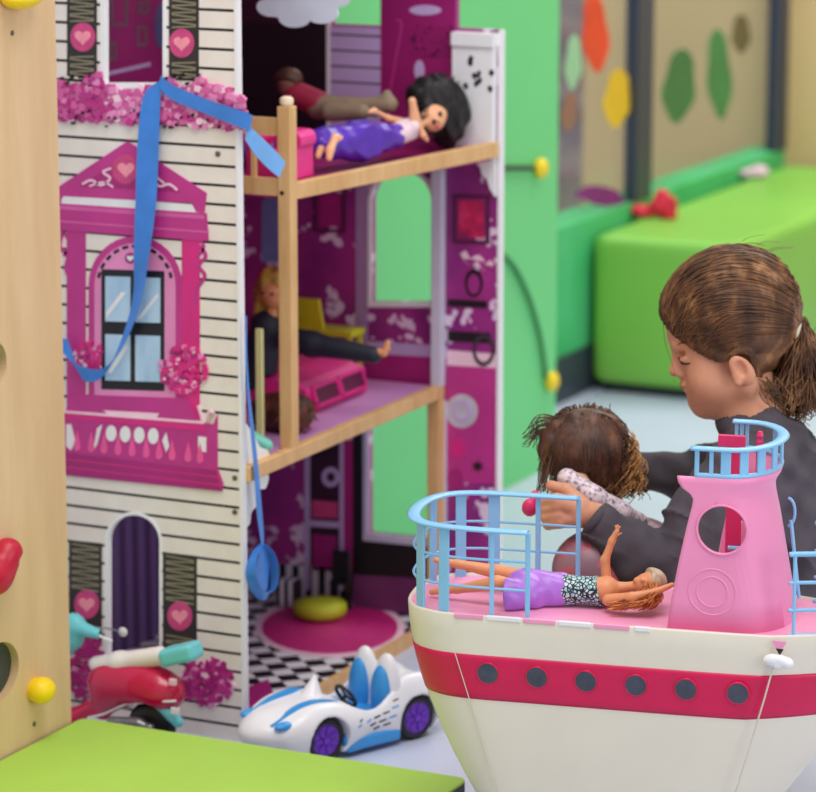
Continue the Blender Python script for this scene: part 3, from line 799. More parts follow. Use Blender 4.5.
rings = [ring_at(z, -.0008 if z == .3205 else 0) for z in zs] + [ring_at(.3205, -.0035), ring_at(.316, -.004)]
hull = obj('hull', loft(rings), hull_m, sh, True)
for p in hull.data.polygons: p.use_smooth = len(p.vertices) == 4
obj('stripe', loft([ring_at(.2225, -.001)] + [ring_at(z, .0007) for z in (.2225, .230, .24, .25, .26, .268, .2745)] + [ring_at(.2745, -.001)], False, False), stripe_m, sh, True)
obj('deck', loft([ring_at(.312, -.0038), ring_at(.3175, -.0038)]), deck_m, sh)
yn = lambda z: SCY - .0905 * s_y(z)
def on_hull(px, py):
    z = .25
    for _ in range(4): p = at(px, py, 1, yn(z)); z = p[2]
    return p
port_m = mat('porthole_dark_disc', (62, 66, 80), .12, .25, 60)  # colour stands for the shaded inside of the hull seen through open portholes
for px, py in ((488, 673), (537, 677), (586, 681), (636, 685), (686, 689), (738, 693)):
    c = on_hull(px, py)
    nrm = np.array((0, -1, -.08))
    ph = obj('porthole', G().lathe([(.0132, -.003), (.0134, .0018), (.0126, .0024), (.0119, .0022), (.0117, .001)], c, nrm, 28).geo(), stripe_m, sh, True)
    obj('pane', G().lathe([(.0118, -.002), (.0118, .0021)], c, nrm, 28).geo(), port_m, ph)  # solid dark disc drawn in place of an open hole
for x0, x1, m in ((456, 487, deck_m), (529, 563, deck_m), (603, 640, deck_m), (490, 526, white_edge), (566, 600, white_edge), (645, 661, white_edge)):
    a = at(x0, 614, 2, .318); b = at(x1, 614, 2, .318)
    t = obj('deck_tab', G().rbox(((a[0] + b[0]) / 2, 3.1472, .3185), (b[0] - a[0], .0042, .0056), .0012).geo(), m, sh)
    t['label'] = 'pink tab on the hull edge' if m is deck_m else 'white tab on the hull edge'
# rigging lines, cleat and notch on the near side
cord = mat('off_white_cord', (214, 206, 190), .7, .05)
def hull_line(pts, r): return G().tube([on_hull(*p) + np.array((0, -.0012, 0)) for p in pts], r, 6).geo()
obj('seam_cord', hull_line([(455, 652), (470, 700), (484, 745), (497, 792), (508, 830)], .0006), cord, sh)
obj('rigging_cord', hull_line([(773, 668), (765, 697), (752, 740), (737, 788), (725, 830)], .0011), cord, sh)
g = G(); c = on_hull(777, 661)
v, f, _ = nets(s_un(.004, *[s_ell(c + np.array(q), (.006, .006, .0055)) for q in ((-.009, -.002, .001), (.009, -.002, .0), (0, -.003, -.002), (.004, -.004, .003), (-.004, -.003, .003), (.013, -.003, -.001))]), c - .025, c + .025, .0012)
obj('cleat', (v, f, None), white, sh, True)
n3 = [fq for fq in ((772, 640), (787, 642), (779, 654))]
obj('deck_notch', G().plate([[(lambda p: (p[0], p[2]))(on_hull(*q)) for q in n3]], .001, ((0, yn(.31) - .0005, 0), (1, 0, 0), (0, 0, 1), (0, -1, 0))).geo(), deck_m, sh)
n4 = [(776, 648), (784, 649), (780, 655)]
obj('notch_dark', G().plate([[(lambda p: (p[0], p[2]))(on_hull(*q)) for q in n4]], .001, ((0, yn(.31) - .0012, 0), (1, 0, 0), (0, 0, 1), (0, -1, 0))).geo(), soft_black, sh)  # black plate painting the shade inside the notch, no real opening
# railing round the stern (left end)
def rail_curve(x_near, x_far, inset):
    """runs from the near end round the stern to the far end"""
    n = np.array([(x_near, 3.1515 + inset)]); f = np.array([(x_far, 3.3235 - inset)])
    mid_ = [(-1.46, 3.1525 + inset), (-1.505, 3.1655 + inset), (-1.526 + inset, 3.196), (-1.532 + inset, 3.240), (-1.526 + inset, 3.281), (-1.505, 3.3105 - inset), (-1.46, 3.3225 - inset)]
    return catmull(np.concatenate([n, mid_, f]), 10)
zr_ = .4175
top_c = rail_curve(-1.383, -1.362, .001)
railing = obj('stern_railing', G().tube(np.c_[top_c, np.full(len(top_c), zr_)], .0034, 8, flat=(2.3, .75), up=(0, 0, 1)).geo(), blue_m, sh, True)
Tl = np.cumsum(np.r_[0, np.linalg.norm(np.diff(top_c, axis=0), axis=1)]); Tl /= Tl[-1]
def rc(t): return np.array([np.interp(t, Tl, top_c[:, 0]), np.interp(t, Tl, top_c[:, 1])])
for z in (.351, .3835):
    for a, b in ((0, .46), (.50, 1)):
        pts = [np.append(rc(t), z) for t in np.linspace(a, b, 40)]
        obj('rail_bar', G().tube(pts, .0016, 6).geo(), blue_m, railing, True)
def t_of_px(px, near):
    """where along the railing a photo column falls"""
    ts = np.linspace(0, .5, 400) if near else np.linspace(.5, 1, 400)
    best = None
    for t in ts:
        p = np.append(rc(t), .36) - EYE; x = 408 + FPX * (p @ RT) / (p @ FW)
        if best is None or abs(x - px) < best[0]: best = (abs(x - px), t)
    return best[1]
def rail_post(t, wide, z0=.3165, z1=zr_, parent=railing):
    p = rc(t); q = rc(min(1, t + .004)) - rc(max(0, t - .004)); q /= np.linalg.norm(q)
    L = np.array((q[0], q[1], 0)); N = np.array((-q[1], q[0], 0))
    obj('rail_post', G().rbox((p[0], p[1], (z0 + z1) / 2), (wide, .0035, z1 - z0), .001, 0, [L, N, np.array((0, 0, 1.))], 2).geo(), blue_m, parent)
for px, near, w in ((492, True, .005), (535, True, .0055), (444, True, .0125), (421, True, .0145), (433, False, .012), (461, False, .0125), (494, False, .0135), (538, False, .006), (582, False, .0055)):
    rail_post(t_of_px(px, near), w)
# tower
tw = None
YT0, YT1 = 3.162, 3.312
rows = [(627, 667, 793), (600, 671, 790), (560, 679, 783), (525, 687, 777), (506, 692, 773), (499, 693, 772), (494, 690, 772), (488, 682, 774), (482, 678, 778), (476, 677, 780)]
def tower_row(py, xl, xr, inset=0.0, z=None):
    pl = at(xl, py, 1, YT0); z = pl[2] if z is None else z
    x0 = pl[0]; x1 = at(xr, py - 7, 1, (YT0 + YT1) / 2 - .02)[0]
    y0, y1 = YT0 + inset, YT1 - inset; ra, rb = .05 - inset, (y1 - y0) / 2
    out = [(x, y0) for x in np.linspace(x0, x1 - .05, 14)]
    out += [(x1 - .05 + ra * sin(t), (y0 + y1) / 2 - rb * cos(t)) for t in np.linspace(0, pi, 25)[1:-1]]
    out += [(x, y1) for x in np.linspace(x1 - .05, x0 + .024, 14)]
    return np.c_[out, np.full(len(out), z)]
zrow = [at(r[1], r[0], 1, YT0)[2] for r in rows]; zrow[0] = .3172
outer = [tower_row(*r, z=z) for r, z in zip(rows, zrow)]; inner = [tower_row(*r, inset=.003, z=z) for r, z in zip(rows, zrow)]
nu, nv = len(outer[0]), len(rows); V = np.concatenate(outer + inner); F = []
I_ = lambda s, i, j: s * nu * nv + i * nu + j
for i in range(nv - 1):
    for j in range(nu - 1):
        F.append((I_(0, i, j), I_(0, i, j + 1), I_(0, i + 1, j + 1), I_(0, i + 1, j))); F.append((I_(1, i, j + 1), I_(1, i, j), I_(1, i + 1, j), I_(1, i + 1, j + 1)))
    for j, fl_ in ((0, 0), (nu - 1, 1)):
        q = (I_(0, i, j), I_(0, i + 1, j), I_(1, i + 1, j), I_(1, i, j)); F.append(q[::-1] if fl_ else q)
for j in range(nu - 1):
    F.append((I_(0, 0, j + 1), I_(0, 0, j), I_(1, 0, j), I_(1, 0, j + 1))); F.append((I_(0, nv - 1, j), I_(0, nv - 1, j + 1), I_(1, nv - 1, j + 1), I_(1, nv - 1, j)))
def cut(o, geo):
    c = obj('cutter', geo, o.data.materials[0]); m = o.modifiers.new('b', 'BOOLEAN'); m.object = c; m.operation = 'DIFFERENCE'; m.solver = 'EXACT'
    bpy.context.view_layer.update(); dg = bpy.context.evaluated_depsgraph_get()
    me = bpy.data.meshes.new_from_object(o.evaluated_get(dg)); o.modifiers.clear(); o.data = me; bpy.data.objects.remove(c)
tower = obj('tower', (V, F, None), tower_m, sh)
hc = at(722, 530, 1, YT0)
cut(tower, G().lathe([(.0265, -.03), (.0265, .2)], hc, (0, 1, 0), 40).geo())
for p in tower.data.polygons: p.use_smooth = len(p.vertices) == 4 and p.area < 3e-4
obj('port_rim', G().tube([hc + np.array((.0277 * cos(t), -.0004, .0277 * sin(t))) for t in np.linspace(0, 2 * pi, 40, endpoint=False)], .0014, 6, closed=True, up=(0, 1, 0)).geo(), tower_m, tower, True)
hc2 = at(712, 592, 1, YT0)
for r in (.026, .017): obj('embossed_ring', G().tube([hc2 + np.array((r * cos(t), .0006, r * sin(t))) for t in np.linspace(0, 2 * pi, 40, endpoint=False)], .0014, 6, closed=True, up=(0, 1, 0)).geo(), tower_m, tower, True)
# bridge railing on the tower
zt = zrow[-1]
def u_path(px_l, px_r, py, z, grow=0):
    x0 = at(px_l, py, 1, YT0)[0]; x1 = at(px_r, py - 7, 1, (YT0 + YT1) / 2 - .02)[0] + grow
    y0, y1 = YT0 + .002 - grow, YT1 - .002 + grow; rb = (y1 - y0) / 2
    out = [(x, y0) for x in np.linspace(x0, x1 - .05, 10)] + [(x1 - .05 + .05 * sin(t), (y0 + y1) / 2 - rb * cos(t)) for t in np.linspace(0, pi, 25)[1:-1]] + [(x, y1) for x in np.linspace(x1 - .05, x0 + .022, 10)]
    return np.array(out)
zb = at(720, 450, 1, YT0)[2]
ub = u_path(695, 778, 476, zt); ut = u_path(691, 780, 450, zb)
br = obj('bridge_railing', G().tube(np.c_[ut, np.full(len(ut), zb)], .0034, 8, flat=(2.0, .75), up=(0, 0, 1)).geo(), blue_m, sh, True)
obj('rail_foot', G().tube(np.c_[ub, np.full(len(ub), zt + .002)], .0028, 8, flat=(1, 1), up=(0, 0, 1)).geo(), blue_m, br, True)
for k, w in ((1, .005), (5, .0045), (9, .011), (12, .010), (15, .012), (18, .012), (21, .010), (24, .010), (27, .010), (33, .004), (37, .0045), (41, .004)):
    k = min(k, len(ub) - 2); a, b = ub[k], ut[k]; q = ub[k + 1] - ub[k - 1]; q /= np.linalg.norm(q)
    obj('rail_post', G().rbox(((a[0] + b[0]) / 2, (a[1] + b[1]) / 2, (zt + zb) / 2), (w, .0028, zb - zt), .0008, 0, [np.array((q[0], q[1], 0)), np.array((-q[1], q[0], 0)), np.array((0, 0, 1.))], 2).geo(), blue_m, br)
rose = mat('rose_red_plastic', (222, 48, 108), .4, .06)
ladder = obj('tower_ladder', G().box((lambda p: (p[0] - .0085, 3.245, .3172))(at(733, 530, 1, 3.245)), (lambda p: (p[0] + .0085, 3.249, zt + .022))(at(733, 530, 1, 3.245))).geo(), rose, sh)
obj('ladder_rung', G().box((lambda p: (p[0] - .018, 3.2405, zt + .018))(at(733, 530, 1, 3.245)), (lambda p: (p[0] + .012, 3.2485, zt + .030))(at(733, 530, 1, 3.245))).geo(), rose, ladder)
obj('ladder_rung', G().tube([at(728, 548, 1, 3.238), at(748, 549, 1, 3.238)], .0028, 8).geo(), blue_m, ladder)
c = at(763, 465, 1, 3.25)
obj('mast', G().lathe([(.0042, 0), (.0042, .196), (.0030, .199), (.0042, .203), (.0026, .208)], (c[0] - .004, c[1], .3172), n=14).geo(), rose, sh)
# deck railing and loops at the bow side
fp = np.array(catmull([(-1.094, 3.162), (-1.086, 3.166), (-1.05, 3.179), (-1.005, 3.205), (-.975, 3.237), (-1.005, 3.269), (-1.05, 3.295), (-1.086, 3.308)], 8))
bow = None
for z, r in ((.318, .003), (.347, .0021), (.378, .0021), (.410, .003)):
    o = obj('bow_railing' if bow is None else 'rail_bar', G().tube(np.c_[fp, np.full(len(fp), z)], r, 6).geo(), blue_m, bow or sh, True)
    bow = bow or o
for k in (7, 22, 32, 42, 54):
    obj('rail_post', G().tube([(fp[k][0], fp[k][1], .317), (fp[k][0], fp[k][1], .410)], .0022, 6).geo(), blue_m, bow)
lp_ = [at(788 + 7 * cos(t), 512 + 14 * sin(t), 1, 3.27) for t in np.linspace(-pi / 2, pi / 2, 12)]
obj('life_loop', G().tube(lp_, .0018, 6).geo(), blue_m, sh, True)
obj('rope_ladder', G().tube([at(791, 520, 1, 3.27), at(795, 560, 1, 3.265), at(799, 598, 1, 3.26)], .0022, 6).geo(), blue_m, sh)

# ------------------------------------------------------------------ dolls
skin = mat('doll_skin', (238, 176, 134), .45, .05, 60, sss=.1)
skin_tan = mat('tan_doll_skin', (226, 150, 104), .45, .05, 60, sss=.1)
def nets_caps(parts, h, k=.004, pad=.02, zmin=None):
    P = []
    for q in parts: P += [q[0], q[1]] if len(q) > 2 else [q[0]]
    P = np.array(P); mr = max(np.max(q[-1]) for q in parts)
    fs = [(s_cap(*q) if len(q) > 2 else s_sph(*q)) for q in parts]
    f = s_un(k, *fs)
    if zmin is not None: f = s_int(f, s_half((0, 0, zmin), (0, 0, -1)), .0008)
    return nets(f, P.min(0) - mr - pad * .3, P.max(0) + mr + pad * .3, h)

sd = thing('fashion_doll', 'doll in purple skirt and teal print top lying on the ship deck', 'doll', (-1.3, 3.225, .3175))
def A(x, y, Y, r=.004):
    p = at(x, y, 1, Y)
    return p if p[2] > .3178 + r else at(x, y, 2, .3178 + r)
pel, wai, che = A(549, 590, 3.225), A(584, 590, 3.226), A(606, 590, 3.228)
hd = A(648, 585, 3.232)
armf = [A(607, 584, 3.245), A(605, 560, 3.248), A(612, 541, 3.250), A(617, 531, 3.25)]
armn = [A(608, 600, 3.205), A(632, 597, 3.197), A(655, 592, 3.205), A(672, 585, 3.212)]
leg1 = [A(540, 583, 3.240), A(498, 572, 3.250), A(458, 564, 3.248), A(436, 560, 3.244)]
leg2 = [A(540, 592, 3.212), A(497, 583, 3.200, .008), A(458, 589, 3.208, .005), A(432, 592, 3.215)]
P_ = []
P_ += [(pel, wai, .0165, .0125), (wai, che, .0125, .016), (che, A(622, 588, 3.23), .012, .006), (A(622, 588, 3.23), hd, .0062, .0065), (hd + np.array((-.002, 0, 0)), hd + np.array((.006, 0, .003)), .0135, .014)]
P_ += [(armf[0], armf[1], .0062, .0052), (armf[1], armf[2], .0050, .0038), (armf[2], armf[3], .0042, .0030)]
P_ += [(armn[0], armn[1], .0068, .0055), (armn[1], armn[2], .0052, .004), (armn[2], armn[3], .0042, .003)]
for l in (leg1, leg2): P_ += [(pel, l[0], .014, .0115), (l[0], l[1], .0115, .0082), (l[1], l[2], .0085, .005), (l[2], l[3], .005, .0036)]
fac_bits = [(hd + np.array((-.004, -.011, .008)), hd + np.array((-.004, -.0125, .0085)), .0028, .0022), (hd + np.array((-.0125, -.004, .006)), hd + np.array((-.0125, -.006, .006)), .003, .003)]
v1 = nets_caps(P_ + fac_bits, .0016, .003, zmin=.3182)
fing = []
for k, (dx, dy) in enumerate(((-1.5, -7), (0.8, -8), (3, -6.5))): fing.append((armf[3], A(617 + dx, 531 + dy + 2, 3.249 + .002 * k), .0016, .0011))
fing.append((armf[2] + (armf[3] - armf[2]) * .4, A(621.5, 533, 3.248), .0015, .001))
for dx, dy in ((8, -3), (9, 0), (7, 3)): fing.append((armn[3], A(672 + dx * .7, 585 + dy, 3.212), .0016, .0011))
v2 = nets_caps(fing, .0009, .001)
obj('body', joined(v1, v2), skin_tan, sd, True)
sk = mat('violet_satin', (172, 112, 212), .35, .14, 50, .2)
skf = s_un(.006, s_cap(A(560, 590, 3.225), A(526, 590, 3.220), .0195, .0245), s_cap(A(530, 588, 3.240), A(506, 586, 3.246), .0175, .021), s_cap(A(530, 595, 3.206), A(506, 596, 3.196), .0175, .021))
skf2 = lambda P: skf(P) + .0011 * np.sin(190 * P[..., 2] + 90 * P[..., 0]) * np.sin(260 * P[..., 1] + 60 * P[..., 0])
skf3 = s_int(s_int(skf2, s_half(A(513, 590, 3.226), (-1, 0, -.1)), .001), s_half((0, 0, .3182), (0, 0, -1)), .001)
obj('skirt', nets(skf3, np.array((A(495, 600, 3.2)[0] - .02, 3.155, .314)), np.array((pel[0] + .03, 3.30, .395)), .0013), sk, sd, True)
t = NT('teal_floral_print'); v_ = t.coord(); vo = t.new('ShaderNodeTexVoronoi', feature='DISTANCE_TO_EDGE'); vo.inputs['Scale'].default_value = 210
t.link(v_, vo.inputs['Vector']); n_ = t.noise(v_, 330, 1)
t.color(t.mix(t.math('LESS_THAN', vo.outputs[0], .12), t.ramp(n_, [(.4, lin((120, 184, 196))), (.55, lin((206, 226, 224)))]), lin((22, 32, 44)))); t.bsdf.inputs['Roughness'].default_value = .5
top_f = s_un(.004, s_cap(A(566, 590, 3.2255), wai, .0182, .0150), s_cap(wai, A(602, 591, 3.2275), .0148, .0178))
top_f = s_int(s_int(top_f, s_half(A(601, 590, 3.2275), (.96, 0, .28)), .001), s_half(A(561, 590, 3.225), (-1, 0, 0)), .001)
obj('top', nets(s_int(top_f, s_half((0, 0, .3180), (0, 0, -1)), .001), wai - .045, wai + .045, .0013), t.m, sd, True)
hair_gold = hair_mat('golden_doll_hair', (150, 78, 34), (206, 120, 58), (232, 166, 92), 90)
hair_pale = hair_mat('ash_blond_doll_hair', (150, 128, 100), (196, 176, 146), (224, 210, 184), 90)
cap_f = s_int(s_ell(hd + np.array((.003, .001, .0035)), (.0185, .0165, .0165)), s_half(hd + np.array((-.001, 0, .001)), (-.8, -.45, .1)), .002)
obj('hair', nets(cap_f, hd - .03, hd + .03, .0013), hair_pale, sd, True)
R_ = random.Random(11); paths = []
for k in range(150):
    s0 = hd + np.array((R_.uniform(.0, .014), R_.uniform(-.013, .004), R_.uniform(-.008, .008)))
    e = A(R_.uniform(606, 652), R_.uniform(601, 611), R_.uniform(3.185, 3.21)); m_ = (s0 + e) / 2 + np.array((R_.uniform(.002, .012), -.008, R_.uniform(-.004, .004)))
    pth = catmull([s0, m_, e], 5); pth[:, 2] = np.maximum(pth[:, 2], .3192); paths.append(pth)
hh = obj('hair', strands(paths, .0011, .0006), hair_gold, sd, True); hh['label'] = 'long golden strands spread on the deck'
EYE, FW, RT, UC = _keep
for o in (sh, sd):
    o.location = Vector(SHIP_PIVOT + rot_z(SHIP_TURN) @ (np.array(o.location) - SHIP_PIVOT)); o.rotation_euler = (0, 0, SHIP_TURN)
bpy.context.view_layer.update()


# doll with big black hair on the upper floor
XD = -.030
e0 = np.array((XR, YPt)); e1 = np.array((XE - .004, YB)); ed = (e1 - e0) / np.linalg.norm(e1 - e0); en = np.array((ed[1], -ed[0]))
def D(x, y, X=XD):
    """point on the upright plane that runs along the edge of the top floor, X metres outward of it"""
    d = ray(x, y); t = ((e0 + en * X - EYE[:2]) @ en) / (d[:2] @ en); return EYE + d * t
bd = thing('fashion_doll', 'black haired doll in purple skirt lying on the top floor of the dollhouse', 'doll', (-1.93, 3.78, ZT + .0005))
hd = D(432, 118); ch = D(405, 131); pl = D(378, 137)
P_ = [(pl, ch, .013, .0135), (ch, hd, .006, .006), (hd, hd + np.array((0, .004, .004)), .019, .019)]
P_ += [(D(413, 126, XD + .012), D(412, 101, XD + .012), .0045, .0042), (D(412, 101, XD + .012), D(423, 135, XD + .02), .0045, .0036), (D(423, 135, XD + .02), D(427, 140, XD + .02), .0045, .003)]
P_ += [(D(402, 121, XD - .012), D(388, 118, XD - .015), .0045, .004), (D(388, 118, XD - .015), D(374, 111, XD - .015), .004, .0036), (D(374, 111, XD - .015), D(369, 112, XD - .015), .0045, .0028)]
P_ += [(D(335, 138, XD + .01), D(330, 150, XD + .016), .0055, .0055), (D(330, 150, XD + .016), D(329, 158, XD + .018), .0055, .0045), (D(322, 146), D(318, 156), .0055, .0045), (D(350, 143), D(335, 138, XD + .01), .009, .0055)]
nose = hd + np.array((.016, -.012, -.001))
obj('body', nets_caps(P_ + [(nose, nose + np.array((.003, -.002, -.001)), .003, .0028)], .0018, .004, zmin=ZT + .0008), skin, bd, True)
sat = mat('deep_violet_satin', (88, 44, 178), .28, .2, 40, .2)
sf = s_un(.01, s_cap(D(394, 136), D(360, 141), .0165, .026), s_cap(D(360, 141), D(322, 143, XD - .01), .026, .021))
sf2 = lambda P: sf(P) + .0016 * np.sin(150 * P[..., 1] + 210 * P[..., 2]) * np.sin(170 * P[..., 0] + 40 * P[..., 1])
obj('skirt', nets(s_int(s_int(sf2, s_half((0, 0, ZT + .001), (0, 0, -1)), .001), s_half((e0[0] - .012, e0[1], 0), (en[0], en[1], 0)), .001), D(360, 141) - .1, D(360, 141) + .1, .0022), sat, bd, True)
tp = s_int(s_un(.006, s_cap(D(392, 136), D(410, 129), .0155, .0155), s_cap(D(405, 128), D(413, 126, XD + .012), .011, .009)), s_half((0, 0, ZT + .001), (0, 0, -1)), .001)
obj('top', nets(tp, ch - .05, ch + .05, .0018), mat('pale_pink_cloth', (240, 212, 220), .6, .06, 80, .2), bd, True)
bhair = hair_mat('black_doll_hair', (10, 8, 9), (20, 16, 18), (44, 36, 38), 90)
hf = s_un(.02, s_ell(D(436, 100, XD - .014), (.03, .036, .034)), s_ell(D(452, 110, XD - .01), (.026, .022, .036)), s_ell(D(424, 100, XD - .02), (.024, .026, .026)), s_ell(D(446, 134, XD - .008), (.018, .016, .020)))
hf2 = lambda P: hf(P) + .003 * np.sin(160 * P[..., 0] + 90 * P[..., 2]) * np.sin(200 * P[..., 1] + 30 * P[..., 2]) 
hf3 = s_sub(s_int(hf2, s_half((0, 0, ZT + .001), (0, 0, -1)), .001), s_ell(hd + np.array((.018, -.010, -.004)), (.017, .017, .021)), .004)
R_ = random.Random(5); paths = []
for k in range(170):
    c = D(440, 108, XD - .01); a = R_.uniform(0, 2 * pi); e = D(440 + 27 * cos(a) + R_.uniform(-5, 3), 108 + 36 * sin(a) * (1 if sin(a) < 0 else .8), XD + R_.uniform(-.03, .012))
    e[2] = max(e[2], ZT + .002); e[1] = min(e[1], YB - .03)
    paths.append(catmull([c, (c + e) / 2 + np.array([R_.uniform(-.008, .008) for _ in range(3)]), e], 5))
hv = nets(s_int(hf3, s_half((0, YB - .028, 0), (0, 1, 0)), .002), hd - .1, hd + .1, .0024)
obj('hair', joined(hv, strands(paths, .0013, .0007)), bhair, bd, True)
fx = lambda a, b, c: hd + np.array((a, b, c))
for a, b, c in ((.0165, -.0085, .007), (.0105, -.0155, -.003)):
    obj('eye', G().sphere(fx(a, b, c), (.003, .003, .0042), n=10).geo(), soft_black, bd, True)
obj('lips', G().sphere(fx(.0125, -.0105, -.011), (.0035, .0035, .0022), n=10).geo(), rose, bd, True)

# second doll further back on the upper floor
YS = 3.905
E_ = lambda x, y, Y=YS: at(x, y, 1, Y)
z_off = E_(300, 118)[2]
rd = thing('fashion_doll', 'doll in red top and khaki trousers lying at the back of the top floor', 'doll', (E_(310, 100)[0], YS, ZT))
obj('body', nets_caps([(E_(289, 84), E_(289, 86), .0165, .015), (E_(289, 88), E_(305, 99), .006, .01), (E_(320, 96), E_(336, 108), .005, .004)], .0024), mat('dark_doll_skin', (132, 86, 70), .5, .06), rd, True)
zf = lambda f: s_int(f, s_half((0, 0, ZT + .001), (0, 0, -1)), .001)
c = E_(305, 100); obj('top', nets(zf(s_un(.006, s_cap(E_(296, 94), E_(318, 104), .017, .018), s_cap(E_(300, 90), E_(326, 100), .009, .007))), c - .07, c + .07, .0024), mat('wine_red_cloth', (158, 26, 62), .6, .1, 50), rd, True)
c = E_(350, 106); obj('trousers', nets(zf(s_un(.008, s_cap(E_(318, 106), E_(352, 108), .018, .014), s_cap(E_(352, 108), E_(390, 104), .014, .011), s_cap(E_(330, 112, YS - .03), E_(362, 112, YS - .03), .013, .011), s_cap(E_(384, 104), E_(387, 94), .008, .006))), c - .1, c + .1, .0026), mat('khaki_cloth', (140, 120, 98), .7, .08, 50), rd, True)
c = E_(289, 80); obj('hair', nets(s_int(s_ell(c, (.02, .019, .018)), s_half(c + np.array((0, -.006, -.006)), (0, -.6, -.8)), .002), c - .03, c + .03, .002), hair_mat('dark_brown_doll_hair', (40, 22, 16), (74, 44, 32), (104, 66, 48)), rd, True)
c = at(262, 112, 1, 3.72)
bc = s_un(.008, s_ell((c[0] - .02, 3.75, ZT + .02), (.05, .045, .022)), s_ell((c[0] - .015, 3.745, ZT + .044), (.034, .026, .019)))
o = obj('folded_cloth', nets(zf(lambda P: bc(P) + .0015 * np.sin(120 * P[..., 0] + 160 * P[..., 2])), (c[0] - .09, 3.63, ZT - .01), (c[0] + .07, 3.80, ZT + .09), .003), mat('periwinkle_cloth', (92, 100, 190), .6, .1, 30), None, True, (c[0], 3.72, ZT + .001)); tag(o, 'crumpled periwinkle blue cloth behind the wooden balcony rail', 'cloth')

# pink armchair just behind the corner post
c = at(302, 165, 1, 3.655); x0 = c[0] - .002
ac = thing('doll_armchair', 'hot pink toy armchair behind the corner post on the top floor', 'toy chair', (x0 - .05, 3.655, ZT))
hot = mat('hot_pink_plastic', (226, 44, 140), .4, .06, 30)
for s_, nm in ((.0, 'armrest'), (-.062, 'armrest')):
    obj(nm, joined(G().rbox((x0 + s_ , 3.655, ZT + .0265), (.014, .05, .05), .004).geo(), G().tube([(x0 + s_, 3.633, ZT + .053), (x0 + s_, 3.676, ZT + .053)], .0125, 14).geo()), hot, ac)
obj('seat', G().rbox((x0 - .031, 3.658, ZT + .0185), (.05, .056, .034), .005).geo(), hot, ac); obj('backrest', G().rbox((x0 - .034, 3.692, ZT + .032), (.05, .012, .062), .006).geo(), hot, ac)

# pink toy car body with window frames
g0 = at(320, 412, 2, ZM)
XV = g0[0]
pk = thing('toy_van', 'hot pink open toy vehicle with window frames on the middle floor', 'toy car', (XV, g0[1] + .05, ZM + .0005))
V_ = lambda x, y, dx=0.0: at(x, y, 0, XV + dx)
ya = g0[1]; z0 = ZM + .0008
g = G(); prof_ = [(0, 0), (-.002, .034), (-.02, .040), (-.06, .046), (-.100, .046), (-.100, 0)]
V = [(XV - .004 + x, y, z0 + z) for y in (ya - .03, ya + .150) for x, z in prof_]; n = len(prof_)
obj('body', g.add(V, [tuple(range(n))[::-1], tuple(range(n, 2 * n))] + [(i, (i + 1) % n, n + (i + 1) % n, n + i) for i in range(n)]).geo(), hot, pk)
for k in range(2):
    a = np.array((XV + .002, ya - .012 + k * .078, z0 + .010)); b = a + np.array((0, .07, 0)); up = np.array((-.008, 0, .024))
    fr_ = G()
    for s1, s2 in ((a, b), (a + up, b + up), (a, a + up), (b, b + up)): fr_.bar(s1, s2, .005, .007, (1, 0.05, .2))
    wf = obj('window_frame', fr_.geo(), hot, pk)
    obj('pane', G().bar((a + up * .1 + b + up * .1) / 2, (a + up * .9 + b + up * .9) / 2, .064, .002, (1, 0, .3), .0004).geo(), mat('plum_pane', (96, 24, 64), .3, .1), wf)
# blond doll on the middle floor, only head and one outstretched arm clear of the post
YM = 3.80
M_ = lambda x, y, Y=YM: at(x, y, 1, Y)
zm_ = lambda f: s_int(f, s_half((0, 0, ZM + .002), (0, 0, -1)), .001)
wd = thing('fashion_doll', 'blond doll in dark clothes with one arm stretched out on the middle floor', 'doll', (M_(270, 330)[0], YM, ZM))
c = M_(274, 292)
hnd = M_(384, 353)
P_ = [(c, c + np.array((.001, 0, -.006)), .021, .017), (c + np.array((-.003, 0, -.015)), M_(272, 330), .007, .009), (M_(272, 330), M_(312, 344), .007, .007), (M_(312, 344), M_(373, 352), .007, .0045), (M_(372, 351), hnd, .0045, .0055)]
for dx, dy in ((3, -9), (6, -12), (9, -9), (9, -4)): P_.append((hnd, M_(384 + dx * .6, 353 + dy), .0026, .0018))
obj('body', nets_caps(P_, .0014, .003), skin_tan, wd, True)
navy = mat('navy_cloth', (26, 30, 46), .6, .12, 60, .2)
tf = s_un(.01, s_cap(M_(266, 325), M_(258, 378), .022, .026), s_cap(M_(276, 334), M_(312, 344), .015, .0165), s_cap(M_(312, 344), M_(374, 355), .0165, .0115))
tf = s_sub(tf, s_box((XV - .05, ya + .06, ZM + .02), (.056, .098, .030)), .002)
cc = M_(310, 350); obj('jacket', nets(zm_(tf), cc - .16, cc + .12, .0026), navy, wd, True)
hy = hair_mat('honey_doll_hair', (120, 84, 30), (186, 144, 58), (216, 180, 90))
hb = s_sub(s_un(.012, s_ell(c + np.array((-.003, .006, .006)), (.026, .025, .028)), s_cap(c + np.array((-.016, .006, -.005)), M_(258, 335), .013, .010), s_cap(c + np.array((.012, .012, 0)), M_(282, 330, YM + .012), .01, .009)), s_ell(c + np.array((.006, -.022, -.004)), (.016, .018, .019)), .004)
obj('hair', nets(lambda P: hb(P) + .002 * np.sin(260 * P[..., 0] + 50 * P[..., 2]), c - .09, c + .06, .0022), hy, wd, True)
for s_ in (-.006, .008): obj('eye', G().sphere(c + np.array((s_, -.0205, .001)), (.003, .002, .002), n=8).geo(), soft_black, wd, True)

